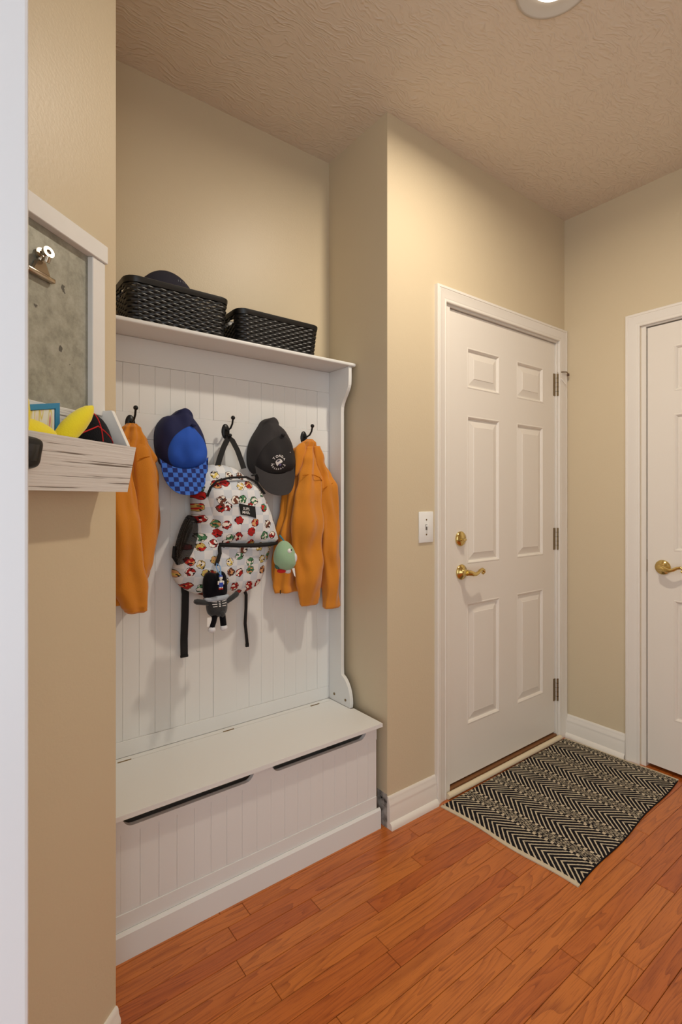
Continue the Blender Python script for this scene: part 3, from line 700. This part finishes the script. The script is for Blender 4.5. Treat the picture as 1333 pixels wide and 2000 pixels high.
s4 = cloth_loft(MB(), [(0.488, 1.47, 0.012, 1.722, 0.010), (0.496, 1.41, 0.026, 1.713, 0.018), (0.503, 1.34, 0.033, 1.709, 0.023), (0.510, 1.27, 0.036, 1.708, 0.025), (0.508, 1.16, 0.033, 1.710, 0.025), (0.502, 1.06, 0.028, 1.714, 0.023), (0.494, 0.99, 0.020, 1.718, 0.020), (0.490, 0.972, 0.013, 1.720, 0.013)], k=4, fold=0.10, seed=7, wr=0.006).build('sleeve', FLEECE, jl, smooth=True, angle=180)
seam([(0.480, 1.6935, 1.388), (0.495, 1.6905, 1.394), (0.512, 1.6935, 1.398)], s4)
Puff([(0.474, 1.490), (0.490, 1.476), (0.528, 1.425), (0.547, 1.393), (0.538, 1.375), (0.524, 1.358), (0.512, 1.395), (0.492, 1.43)], (0.515, 1.415), 1.722, 0.013, p=2.0, n=48, rings=8).mesh(MB()).build('collar_flap', FLEECE, jl, smooth=True, angle=180)

# ------------------------------------------------------------------ caps
def brim(c, hw, ztop, drop, y0, out, uvs, name, m, parent, sag=0.016, tilt=0.0):
    """curved visor hanging down from the crown edge"""
    nx, nt = 28, 10; vs = []; fs = []; uv = []
    for layer in (0, 1):
        for i in range(nx + 1):
            s = -1 + 2 * i / nx; hw_s = hw
            for j in range(nt + 1):
                t = j / nt
                top = ztop - sag * (1 - abs(s) ** 2.2); L = drop * (1 - abs(s) ** 4) ** 0.45 if abs(s) < 1 else 0
                x = c + hw_s * s * (1 - 0.03 * t); z = top - L * t + tilt * s
                y = y0 - out * (1 - s * s) * (0.55 + 0.45 * t) - 0.010 * t
                vs.append((x, y + layer * 0.004, z)); uv.append((s * hw / uvs, z / uvs))
    M_ = (nx + 1) * (nt + 1)
    for i in range(nx):
        for j in range(nt):
            a = i * (nt + 1) + j; q = (a, a + 1, a + nt + 2, a + nt + 1)
            fs.append(q); fs.append(tuple(M_ + k for k in q[::-1]))
    for i in range(nx):
        a = i * (nt + 1) + nt; fs.append((a, a + M_, a + nt + 1 + M_, a + nt + 1)); a = i * (nt + 1); fs.append((a, a + nt + 1, a + nt + 1 + M_, a + M_))
    o = MB().add(vs, fs).build(name, m, parent, smooth=True, angle=60)
    ul = o.data.uv_layers.new(name='UVMap')
    for l in o.data.loops: ul.data[l.index].uv = uv[l.vertex_index]
    return o
bc = thing('baseball_cap', 'blue cap with bright blue front and checked brim on a hook', 'cap', (0.64, 1.78, 1.28))
cr = Puff([(0.560, 1.405), (0.551, 1.455), (0.556, 1.505), (0.580, 1.540), (0.606, 1.549), (0.636, 1.571), (0.664, 1.553), (0.695, 1.516), (0.716, 1.463), (0.722, 1.415), (0.706, 1.372), (0.640, 1.352), (0.580, 1.372)], (0.636, 1.445), 1.776, 0.100, p=3.0, wr=0.010, wf=26, seed=3, tents=((0.643, 1.553, 1.702, 0.05),))
cr.mesh(MB()).build('crown', NAVY, bc, smooth=True, angle=180)
fp_ = Puff([(0.574, 1.402), (0.576, 1.440), (0.598, 1.478), (0.646, 1.505), (0.690, 1.470), (0.711, 1.425), (0.706, 1.385), (0.640, 1.358), (0.592, 1.375)], (0.642, 1.425), 1.704, 0.036, base=cr, off=0.004)
fp_.mesh(MB()).build('front_panel', BLUE, bc, smooth=True, angle=180)
MB().ball((0.652, fp_.at(0.652, 1.500) - 0.004, 1.510), (0.009, 0.007, 0.006)).build('top_button', NAVY, bc, smooth=True)
brim(0.632, 0.086, 1.402, 0.088, 1.712, 0.048, 0.0155, 'brim', CHECK, bc, sag=0.040, tilt=0.004)

gc = thing('baseball_cap', 'charcoal cap with white TONDA BASEBALL embroidery beside the right jacket', 'cap', (0.99, 1.78, 1.28))
cr = Puff([(0.903, 1.385), (0.900, 1.440), (0.915, 1.490), (0.946, 1.540), (0.960, 1.561), (0.984, 1.573), (1.004, 1.556), (1.040, 1.530), (1.066, 1.485), (1.083, 1.432), (1.082, 1.385), (1.050, 1.352), (0.990, 1.345), (0.930, 1.355)], (0.992, 1.44), 1.776, 0.100, p=3.0, wr=0.010, wf=24, seed=8, tents=((0.984, 1.553, 1.702, 0.05),))
cr.mesh(MB()).build('crown', CHAR, gc, smooth=True, angle=180)
gp = Puff([(0.908, 1.390), (0.915, 1.430), (0.948, 1.475), (1.000, 1.500), (1.050, 1.472), (1.076, 1.425), (1.072, 1.385), (1.035, 1.355), (0.985, 1.348), (0.935, 1.362)], (0.992, 1.418), 1.704, 0.036, base=cr, off=0.004)
gp.mesh(MB()).build('front_panel', CHAR2, gc, smooth=True, angle=180)
MB().ball((1.000, gp.at(1.0, 1.495) - 0.004, 1.503), (0.009, 0.007, 0.006)).build('top_button', CHAR2, gc, smooth=True)
MB().ball((1.031, gp.at(1.031, 1.438) - 0.0005, 1.438), 0.0022).build('eyelet', mat('grey_eyelet', (150, 146, 146), 0.6), gc)
brim(0.984, 0.092, 1.396, 0.080, 1.712, 0.048, 0.02, 'brim', CHAR, gc, sag=0.042, tilt=0.004)
def arc_text(txt, cx, cz, rad, size, a0, a1, up, surf, parent, m, name):
    m_ = MB(); n = len(txt)
    for i, ch in enumerate(txt):
        a = a0 + (a1 - a0) * i / (n - 1); vs, fs = text_mesh(ch, size, 0.0003)
        px, pz = cx + rad * math.cos(a), cz + rad * math.sin(a); ro = a - PI / 2 if up else a + PI / 2
        out = []
        for v in vs:
            x = px + v.x * math.cos(ro) - (v.y - size * 0.35) * math.sin(ro); z = pz + v.x * math.sin(ro) + (v.y - size * 0.35) * math.cos(ro)
            out.append((x, surf.at(x, z) - 0.0012, z))
        m_.add(out, fs)
    return m_.build(name, m, parent)
TX, TZ = 0.982, 1.398
arc_text('TONDA', TX, TZ - 0.004, 0.0280, 0.0128, math.radians(140), math.radians(40), True, gp, gc, THREAD, 'lettering')
arc_text('BASEBALL', TX, TZ + 0.006, 0.0305, 0.0090, math.radians(214), math.radians(326), False, gp, gc, THREAD, 'lettering')
def patch(poly, surf, m, parent, name, off=0.0012):
    vs = [(x, surf.at(x, z) - off, z) for x, z in poly]; c = (sum(p[0] for p in poly) / len(poly), sum(p[1] for p in poly) / len(poly))
    vs.append((c[0], surf.at(*c) - off, c[1])); n = len(poly)
    return MB().add(vs, [(i, (i + 1) % n, n) for i in range(n)]).build(name, m, parent)
patch([(TX + 0.0145 * math.cos(a), TZ + 0.0125 * math.sin(a)) for a in [PI * (0.05 + 0.95 * i / 12) for i in range(13)]] + [(TX - 0.010, TZ - 0.008), (TX - 0.004, TZ - 0.0145), (TX + 0.0, TZ - 0.006), (TX + 0.006, TZ - 0.003)], gp, THREAD, gc, 'emblem')
patch([(TX - 0.012, TZ + 0.004), (TX - 0.004, TZ + 0.011), (TX + 0.003, TZ + 0.009), (TX - 0.001, TZ + 0.004), (TX - 0.007, TZ + 0.001)], gp, mat('grey_thread_dark', (92, 90, 104), 0.8), gc, 'emblem_shading', 0.0018)
patch([(TX + 0.001, TZ - 0.009), (TX + 0.006, TZ - 0.005), (TX + 0.011, TZ - 0.008), (TX + 0.006, TZ - 0.0135)], gp, PURPLE, gc, 'emblem_shading', 0.0018)
for sx in (-1, 1): patch([(TX + sx * 0.017, TZ - 0.006), (TX + sx * 0.029, TZ - 0.0085 if sx > 0 else TZ - 0.005), (TX + sx * 0.029, TZ - 0.010 if sx > 0 else TZ - 0.0065), (TX + sx * 0.017, TZ - 0.008)], gp, THREAD, gc, 'bat')

# ------------------------------------------------------------------ backpack
bk = thing('backpack', 'white backpack with small colourful printed motifs hanging on the middle hook', 'backpack', (0.80, 1.75, 0.91))
BO = [(0.704, 1.366), (0.744, 1.384), (0.808, 1.379), (0.850, 1.356), (0.890, 1.310), (0.934, 1.242), (0.960, 1.174), (0.974, 1.110), (0.958, 1.045), (0.936, 0.972), (0.902, 0.930), (0.808, 0.909), (0.726, 0.916), (0.652, 0.944), (0.613, 0.984), (0.606, 1.022), (0.640, 1.09), (0.668, 1.15), (0.674, 1.20), (0.670, 1.25), (0.672, 1.304), (0.686, 1.342)]
back = Puff(BO, (0.795, 1.13), 1.755, 0.105, p=3.2, n=96, rings=18, wr=0.008, wf=18, seed=5)
back.mesh(MB()).build('main_compartment', PRINT, bk, smooth=True, angle=180)
PO = [(0.700, 1.282), (0.722, 1.318), (0.770, 1.330), (0.832, 1.332), (0.872, 1.318), (0.908, 1.278), (0.940, 1.215), (0.962, 1.150), (0.970, 1.100), (0.900, 1.094), (0.80, 1.097), (0.728, 1.108), (0.722, 1.16), (0.706, 1.22)]
pk = Puff(PO, (0.82, 1.20), 1.680, 0.058, p=2.6, n=96, rings=16, wr=0.006, wf=22, seed=11)
pocket = pk.mesh(MB()).build('front_pocket', PRINT, bk, smooth=True, angle=180)
MB().tube([(x, y - 0.004, z) for x, y, z in [(0.698, 1.672, 1.270), (0.704, 1.660, 1.300), (0.722, 1.652, 1.322), (0.770, 1.648, 1.335), (0.832, 1.648, 1.338), (0.872, 1.650, 1.322), (0.908, 1.655, 1.280)]], 0.0065, 8, flat=0.6).build('zip', WEB, pocket, smooth=True)
MB().tube([(0.726, 1.672, 1.112), (0.738, 1.652, 1.104), (0.80, 1.636, 1.099), (0.86, 1.634, 1.096), (0.92, 1.640, 1.096), (0.962, 1.660, 1.098), (0.972, 1.675, 1.104)], 0.0075, 8).build('zip', WEB, pocket, smooth=True)
MB().tube([(0.735, 1.655, 1.10), (0.733, 1.645, 1.075), (0.722, 1.640, 1.05), (0.716, 1.640, 1.035)], 0.0065, 8).build('zip_flap', WEB, bk, smooth=True)
px0, px1, pz0, pz1 = 0.790, 0.856, 1.203, 1.240
R = [(px0, pz1 + 0.006), (px0 + 0.033, pz1), (px1, pz1 - 0.006), (px1 + 0.002, pz0 - 0.010), (px0 + 0.033, pz0), (px0 + 0.008, pz0 + 0.004)]
lab = patch(R, pk, WEB, pocket, 'label_patch', 0.003); lab['label'] = 'black label patch with white lettering'
m_ = MB()
for txt, zz in (('SUPER', 1.2215), ('MARIO', 1.2085)):
    vs, fs = text_mesh(txt, 0.0140, 0.0001)
    m_.add([(0.824 + v.x * 0.95, pk.at(0.824 + v.x, zz + v.y) - 0.0042, zz + v.y - 0.12 * v.x) for v in vs], fs)
m_.build('lettering', THREAD, pocket)
def strap(pts, w_, name, m=WEB, th=0.0022):
    R = []
    for i, p in enumerate(pts):
        p = Vector(p); d = (Vector(pts[min(i + 1, len(pts) - 1)]) - Vector(pts[max(i - 1, 0)])).normalized(); sd = d.cross(Vector((0, -1, 0))).normalized() * w_ / 2; nn = sd.cross(d).normalized() * th / 2
        R.append([p + sd + nn, p - sd + nn, p - sd - nn, p + sd - nn])
    return MB().rings(R).build(name, m, bk, smooth=True)
strap([(0.752, 1.712, 1.372), (0.768, 1.722, 1.41), (0.788, 1.735, 1.45), (0.806, 1.745, 1.476), (0.816, 1.748, 1.484), (0.826, 1.745, 1.476), (0.838, 1.728, 1.44), (0.846, 1.712, 1.40), (0.852, 1.704, 1.372)], 0.020, 'hanging_loop')
strap([(0.648, 1.758, 0.985), (0.656, 1.762, 0.93), (0.656, 1.766, 0.85), (0.654, 1.770, 0.77), (0.654, 1.768, 0.712)], 0.026, 'webbing_strap')
strap([(0.872, 1.752, 0.935), (0.888, 1.757, 0.90), (0.890, 1.762, 0.85), (0.888, 1.765, 0.79), (0.893, 1.765, 0.745), (0.896, 1.764, 0.71)], 0.012, 'webbing_strap')
MB().box(0.889, 0.902, 1.759, 1.768, 0.700, 0.714, 0.002).build('strap_end', WEB, bk)
MB().box(0.640, 0.668, 1.764, 1.771, 0.705, 0.714, 0.002).build('strap_end', WEB, bk)
sp2 = MB().tube([(0.868, 1.668, 1.345), (0.884, 1.676, 1.352), (0.898, 1.690, 1.340), (0.902, 1.700, 1.318)], 0.007, 8, flat=0.4).build('shoulder_strap', WEB, bk, smooth=True)
net = Puff([(0.655, 1.205), (0.682, 1.186), (0.682, 1.12), (0.665, 1.04), (0.634, 0.998), (0.606, 1.06), (0.612, 1.11), (0.632, 1.17)], (0.646, 1.10), 1.735, 0.055, p=2.4)
net.mesh(MB()).build('mesh_pocket', NET, bk, smooth=True, angle=180)
MB().tube([(x, net.at(x, z) - 0.002, z) for x, z in ((0.648, 1.198), (0.664, 1.192), (0.682, 1.180))], 0.005, 8).build('mesh_pocket_hem', WEB, bk, smooth=True)
MB().tube([(x, 1.732 - 0.006 * i, z) for i, (x, z) in enumerate(((0.608, 1.10), (0.602, 1.065), (0.622, 1.02), (0.636, 0.998)))], 0.007, 8, flat=0.5).build('side_binding', WEB, bk, smooth=True)

# keychains hanging from the backpack
pb = thing('plush_keychain', 'black plush keychain with white rib marks hanging from the backpack', 'plush toy', (0.715, 1.62, 0.86))
m_ = MB(); yk = 1.625
Puff([(0.672, 0.932), (0.668, 0.985), (0.676, 1.010), (0.690, 1.016), (0.712, 1.010), (0.732, 1.016), (0.746, 1.006), (0.752, 0.975), (0.748, 0.932), (0.712, 0.928)], (0.710, 0.968), yk + 0.012, 0.028, p=2.6, n=60, rings=10).mesh(m_)
m_.build('head', PLUSHB, pb, smooth=True, angle=180)
Puff([(0.674, 0.934), (0.750, 0.938), (0.750, 0.922), (0.712, 0.918), (0.674, 0.920)], (0.712, 0.928), yk + 0.008, 0.026, p=3, n=40, rings=6).mesh(MB()).build('collar', GREYP, pb, smooth=True, angle=180)
pbp = Puff([(0.682, 0.926), (0.712, 0.930), (0.746, 0.926), (0.753, 0.900), (0.746, 0.872), (0.716, 0.862), (0.690, 0.872), (0.680, 0.895)], (0.716, 0.896), yk + 0.012, 0.030, p=2.4, n=60, rings=10)
pbody = pbp.mesh(MB()).build('body', PLUSHG, pb, smooth=True, angle=180)
m_ = MB()
for sx in (-1, 1):
    for k_, zz in enumerate((0.917, 0.9105, 0.904)): m_.tube([(0.716 + sx * q, pbp.at(0.716 + sx * q, zz) - 0.0006, zz + (0.0015 - 0.001 * k_) * q / 0.012) for q in (0.009, 0.018, 0.027 - k_ * 0.002)], 0.0012, 6)
for zz in (0.918, 0.913, 0.908, 0.903): m_.tube([(0.713, pbp.at(0.713, zz) - 0.0006, zz), (0.719, pbp.at(0.719, zz) - 0.0006, zz)], 0.0014, 6)
m_.build('rib_print', THREAD, pbody)
MB().tube([(0.684, yk, 0.916), (0.664, yk - 0.002, 0.920), (0.642, yk - 0.002, 0.925), (0.634, yk - 0.002, 0.927)], [0.009, 0.009, 0.0095, 0.006], 12).build('arm', PLUSHG, pb, smooth=True)
MB().tube([(0.748, yk, 0.913), (0.768, yk - 0.002, 0.924), (0.784, yk - 0.002, 0.934), (0.790, yk - 0.002, 0.938)], [0.009, 0.009, 0.0095, 0.006], 12).build('arm', PLUSHG, pb, smooth=True)
for xa, xb in ((0.706, 0.693), (0.732, 0.736)):
    lg = MB().tube([(xa, yk, 0.872), ((xa + xb) / 2, yk - 0.002, 0.852), (xb, yk - 0.002, 0.834)], 0.0105, 12).build('leg', PLUSHB, pb, smooth=True)
    MB().ball((xb, yk - 0.004, 0.826), (0.013, 0.013, 0.011)).build('foot', PLUSHW, lg, smooth=True)
MB().ball((0.726, pbp.at(0.726, 0.876) - 0.003, 0.876), (0.0085, 0.007, 0.011)).build('tail', PLUSHG, pb, smooth=True)
MB().box(0.676, 0.692, yk - 0.006, yk - 0.005, 0.838, 0.868).build('tag', WHITEP, pb)
fg = thing('figure_keychain', 'tiny blue, white and red toy figure clipped to the backpack', 'keychain', (0.712, 1.59, 0.963))
yf = 1.592
def fb(name, m, x0, x1, z0, z1, d=0.004): MB().box(x0, x1, yf - d, yf + d, z0, z1, 0.0015).build(name, m, fg, smooth=True)
fb('shorts', BLUEP, 0.7055, 0.7195, 0.970, 0.985); fb('torso', WHITEP, 0.707, 0.718, 0.984, 0.992, 0.0035); fb('shoe', REDP, 0.7055, 0.712, 0.962, 0.966); fb('shoe', REDP, 0.713, 0.7195, 0.962, 0.966); fb('sock', WHITEP, 0.706, 0.7117, 0.966, 0.970); fb('sock', WHITEP, 0.7133, 0.719, 0.966, 0.970)
fb('arm', WHITEP, 0.7015, 0.7055, 0.978, 0.990, 0.003); fb('arm', WHITEP, 0.7195, 0.7235, 0.978, 0.990, 0.003)
MB().ball((0.7125, yf, 1.000), (0.006, 0.006, 0.0075)).build('head', WHITEP, fg, smooth=True)
MB().ball((0.7125, yf + 0.001, 1.0055), (0.0068, 0.0065, 0.0042)).build('hair', BLUEP, fg, smooth=True)
MB().tube([(0.713, yf + 0.002, 1.008), (0.709, yf + 0.012, 1.020), (0.706, 1.615, 1.034), (0.714, 1.628, 1.044), (0.722, 1.618, 1.034), (0.718, yf + 0.014, 1.020), (0.713, yf + 0.002, 1.009)], 0.002, 6).build('clip_ring', LBLUE, fg, smooth=True)
gr = thing('plush_keychain', 'sage green egg-shaped plush keychain with round white eye beside the jacket', 'plush toy', (0.985, 1.63, 0.995))
gz, gx, gy, G = 1.053, 0.980, 1.622, 1.36
m_ = MB(); R = []
for i in range(19):
    a = PI * i / 18; r = math.sin(a) * (0.031 + 0.006 * math.cos(a)) * G
    R.append([(gx + (r + 1e-5) * math.cos(q) - 0.004 * (1 - math.cos(a)), gy + (r + 1e-5) * 0.92 * math.sin(q), gz - 0.041 * G * math.cos(a)) for q in [2 * PI * j / 28 for j in range(28)]])
m_.rings(R); m_.build('body', GREEN, gr, smooth=True, angle=180)
def gpt(ax, el, k=1.0):
    return (gx - 0.003 + 0.031 * G * k * math.cos(el) * math.sin(ax), gy - 0.029 * G * k * math.cos(el) * math.cos(ax), gz + 0.041 * G * k * math.sin(el))
MB().ball(gpt(-0.02, 0.40, 0.90), (0.0092, 0.006, 0.0092)).build('eye', THREAD, gr, smooth=True)
MB().ball(gpt(0.10, 0.42, 1.03), (0.0034, 0.0026, 0.0034)).build('pupil', BLACKM, gr, smooth=True)
MB().ball(gpt(0.75, -0.15, 0.90), (0.0095, 0.008, 0.018)).build('muzzle', PLUSHW, gr, smooth=True)
MB().ball((gx - 0.020, gy - 0.004, gz - 0.054), (0.018, 0.015, 0.008)).build('foot', RED, gr, smooth=True)
MB().ball((gx + 0.003, gy - 0.010, gz - 0.056), (0.012, 0.012, 0.009)).build('belly', PLUSHW, gr, smooth=True)
MB().ball((gx - 0.030, gy + 0.004, gz - 0.036), (0.012, 0.014, 0.012)).build('back_patch', DGREEN, gr, smooth=True)
MB().lathe([(0.008, -0.0015), (0.0104, 0), (0.008, 0.0015), (0.006, 0), (0.008, -0.0015)], gpt(1.25, -0.25, 1.02), (0.5, -0.8, 0), 16).build('ring', RED, gr, smooth=True)
tg = [(gx + 0.011, gz - 0.046), (gx + 0.022, gz - 0.044), (gx + 0.026, gz - 0.078), (gx + 0.021, gz - 0.072)]
MB().prism(tg, 1, gy - 0.026, gy - 0.0248).build('tag', WHITEP, gr)
MB().tube([(gx - 0.006, gy, gz + 0.052), (gx - 0.012, gy + 0.010, gz + 0.066), (gx - 0.014, gy + 0.020, gz + 0.074)], 0.003, 8).build('cord', TEAL, gr, smooth=True)

# ------------------------------------------------------------------ wall organiser on the angled wall
wo = thing('wall_organizer', 'whitewashed wooden memo board with zinc panel and mail bin', 'wall organizer', LW(0.25, 0.0, 1.277))
def wpart(m_, name, mt, parent=wo, **k): return m_.xf(lambda p: LW(p.x, p.y, p.z)).build(name, mt, parent, **k)
TE = 0.452
wpart(MB().box(0.055, TE + 0.002, 0.001, 0.021, 1.7625, 1.800, 0.0012, 1), 'top_rail', PALEW)
wpart(MB().box(0.059, 0.098, 0.001, 0.017, 1.437, 1.7622, 0.0012, 1), 'stile', PALEW)
wpart(MB().box(TE - 0.041, TE - 0.002, 0.001, 0.017, 1.437, 1.7622, 0.0012, 1), 'stile', PALEW)
wpart(MB().box(0.098, TE - 0.041, 0.001, 0.005, 1.437, 1.7622), 'zinc_panel', ZINC)
wpart(MB().box(0.067, TE - 0.010, 0.001, 0.014, 1.277, 1.4368, 0.001, 1), 'bin_back', RUSTIC)
for a in (0.057, TE - 0.010): wpart(MB().prism([(0.001, 1.277), (0.054, 1.277), (0.0745, 1.374), (0.0375, 1.4486), (0.001, 1.4486)], 0, a, a + 0.010), 'bin_end', PALEW)
wpart(MB().prism([(0.0548, 1.277), (0.0638, 1.2765), (0.0844, 1.371), (0.0752, 1.372)], 0, 0.050, TE + 0.006), 'bin_front', RUSTIC)
wpart(MB().box(0.067, TE - 0.010, 0.014, 0.0546, 1.277, 1.285), 'bin_floor', PALEW)
ck = thing('bulldog_clip', 'silver bulldog clip gripping the zinc memo panel', 'clip', LW(0.228, 0.005, 1.665))
def cpart(m_, name, mt): return m_.xf(lambda p: LW(p.x, p.y, p.z)).build(name, mt, ck, smooth=True, angle=50)
cpart(MB().box(0.198, 0.262, 0.0055, 0.016, 1.663, 1.672, 0.002), 'jaw', CHROME)
cpart(MB().prism([(0.211, 1.672), (0.249, 1.672), (0.238, 1.692), (0.222, 1.692)], 1, 0.007, 0.015), 'body', CHROME)
for a, s0 in ((0.2275, 0.010), (0.229, 0.026)):
    cpart(MB().tube([(a, s0 - 0.004, 1.690), (a, s0, 1.700)], 0.006, 10), 'handle', CHROME)
    cpart(MB().lathe([(0.0045, -0.003), (0.0105, -0.003), (0.0105, 0.003), (0.0045, 0.003), (0.0045, -0.003)], (a, s0, 1.707), (0.25, 1, 0.2), 20), 'handle_eye', CHROME)
dv = thing('black_device', 'black rounded plastic device on the front of the mail bin', 'device', LW(0.345, 0.078, 1.33))
q = Puff([(-0.027, -0.020), (0.0, -0.026), (0.027, -0.020), (0.030, 0.0), (0.027, 0.021), (0.0, 0.026), (-0.027, 0.021), (-0.030, 0.0)], (0, 0), 0.0, 0.018, p=5, n=56, rings=10)
def DP(p): s = 0.0745 + (p.z + 0.008) * 0.21; return LW(0.343 + p.x, s - p.y, 1.3345 + p.z)
q.mesh(MB()).xf(DP).build('case', PLASTIC, dv, smooth=True, angle=180)
MB().box(-0.016, 0.016, -0.0195, -0.0165, -0.012, 0.014, 0.0012).xf(DP).build('button_plate', mat('black_plastic_gloss', (28, 28, 30), 0.18), dv, smooth=True)
# toys and a card in the bin
yp = thing('plush_toy', 'yellow plush toy poking out of the mail bin', 'plush toy', LW(0.27, 0.045, 1.29))
def eb(c, r, n=26, m=16): return MB().ball(c, r, n, m)
eb((0.300, 0.048, 1.345), (0.085, 0.024, 0.052)).xf(lambda p: LW(p.x, p.y, p.z)).build('head', YELLOW, yp, smooth=True)
def ear(t0, t1, z0, z1):
    pts = [(t0 + (t1 - t0) * k_, 0.056 + 0.014 * k_, z0 + (z1 - z0) * k_) for k_ in (0, 0.15, 0.35, 0.55, 0.75, 0.9, 1.0)]
    return MB().tube([LW(*p) for p in pts], [0.010, 0.016, 0.0195, 0.019, 0.0155, 0.010, 0.003], 14)
ear(0.243, 0.168, 1.360, 1.438).build('ear', YELLOW, yp, smooth=True)
ear(0.325, 0.350, 1.365, 1.458).build('ear', YELLOW, yp, smooth=True)
bl = thing('plush_toy', 'round black plush toy with thin red seams in the mail bin', 'plush toy', LW(0.128, 0.045, 1.29))
BC, BR = (0.136, 0.040, 1.366), (0.064, 0.022, 0.067)
eb(BC, BR).xf(lambda p: LW(p.x, p.y, p.z)).build('head', PLUSHB, bl, smooth=True)
def seamline(f, nm):
    pts = []
    for i in range(17):
        a, e = f(i / 16); pts.append(LW(BC[0] + BR[0] * 1.01 * math.cos(e) * math.sin(a), BC[1] + BR[1] * 1.01 * math.cos(e) * math.cos(a), BC[2] + BR[2] * 1.01 * math.sin(e)))
    MB().tube(pts, 0.0013, 6).build(nm, RED, bl, smooth=True)
seamline(lambda u: (-0.15, 1.45 - 1.3 * u), 'red_seam'); seamline(lambda u: (1.1 - 2.2 * u, 0.62 - 0.45 * abs(0.5 - u) * 2), 'red_seam')
cd = thing('picture_card', 'blue-framed card with a crayon drawing standing in the mail bin', 'card', LW(0.22, 0.02, 1.29))
def CP(p): return LW(0.240 + p.x, 0.0165 + p.y, 1.362 + p.z - 0.22 * p.x)
MB().box(-0.045, 0.045, -0.002, 0.002, -0.07, 0.070).xf(CP).build('card_back', BLUEF, cd)
for a in ((-0.045, 0.045, 0.060, 0.070), (-0.045, 0.045, -0.070, -0.060), (-0.045, -0.035, -0.06, 0.06), (0.035, 0.045, -0.06, 0.06)):
    MB().box(a[0], a[1], 0.002, 0.005, a[2], a[3]).xf(CP).build('card_frame', BLUEF, cd)
MB().box(-0.034, 0.034, 0.0021, 0.0028, -0.059, 0.059).xf(CP).build('drawing', DRAW, cd)

# ------------------------------------------------------------------ light switch
sw = thing('light_switch', 'white toggle light switch on the wall beside the entry door', 'light switch', (1.543, YA, 1.146))
MB().box(1.502, 1.585, YA - 0.006, YA, 1.083, 1.209, 0.003).build('wall_plate', WHITEP, sw, smooth=True)
MB().box(1.538, 1.548, YA - 0.0065, YA - 0.0055, 1.134, 1.158).build('slot', mat('slot_shadow', (120, 116, 110), 0.6), sw)
MB().box(1.5395, 1.5465, YA - 0.018, YA - 0.006, 1.147, 1.156, 0.0015).build('toggle', WHITEP, sw, smooth=True)
for zz in (1.116, 1.176): MB().lathe([(0, 0.0012), (0.0032, 0.0012), (0.0034, 0)], (1.543, YA - 0.006, zz), (0, -1, 0), 12).build('screw', HINGE, sw)

# ------------------------------------------------------------------ rug
A, B, C_, D_ = (1.600, 1.424), (1.619, 0.858), (2.597, 0.911), (2.575, 1.432)
nu, nv = 70, 40; vs = []; uv = []; fs = []
for i in range(nu + 1):
    for j in range(nv + 1):
        s, t = i / nu, j / nv                       # s across (x), t from the outer end to the door
        x = (B[0] * (1 - s) + C_[0] * s) * (1 - t) + (A[0] * (1 - s) + D_[0] * s) * t
        y = (B[1] * (1 - s) + C_[1] * s) * (1 - t) + (A[1] * (1 - s) + D_[1] * s) * t
        x += 0.003 * math.sin(t * 9 + 1) * (1 - s) + 0.002 * math.sin(t * 11); y += 0.004 * math.sin(s * 13) * (1 - t)
        e = min(s, 1 - s, t, 1 - t); z = 0.0065 + 0.0012 * noise.noise(Vector((x * 9, y * 9, 0))) - (0.002 if e == 0 else 0)
        vs.append((x, y, z)); uv.append((s * 0.98, t * 0.565))
for i in range(nu):
    for j in range(nv):
        a = i * (nv + 1) + j; fs.append((a, a + nv + 1, a + nv + 2, a + 1))
n_top = len(vs)
edge = [i * (nv + 1) for i in range(nu + 1)] + [nu * (nv + 1) + j for j in range(1, nv + 1)] + [i * (nv + 1) + nv for i in range(nu - 1, -1, -1)] + [j for j in range(nv - 1, 0, -1)]
for k_ in edge: vs.append((vs[k_][0], vs[k_][1], 0.0006)); uv.append(uv[k_])
for i in range(len(edge)):
    j = (i + 1) % len(edge); fs.append((edge[i], edge[j], n_top + j, n_top + i))
fs.append(tuple(n_top + i for i in range(len(edge)))[::-1])
rg = MB().add(vs, fs).build('rug', RUGM, None, (2.10, 1.15, 0), smooth=True, angle=60)
ul = rg.data.uv_layers.new(name='UVMap')
for l in rg.data.loops: ul.data[l.index].uv = uv[l.vertex_index]
tag(rg, 'black and cream chevron woven rug in front of the entry door', 'rug')
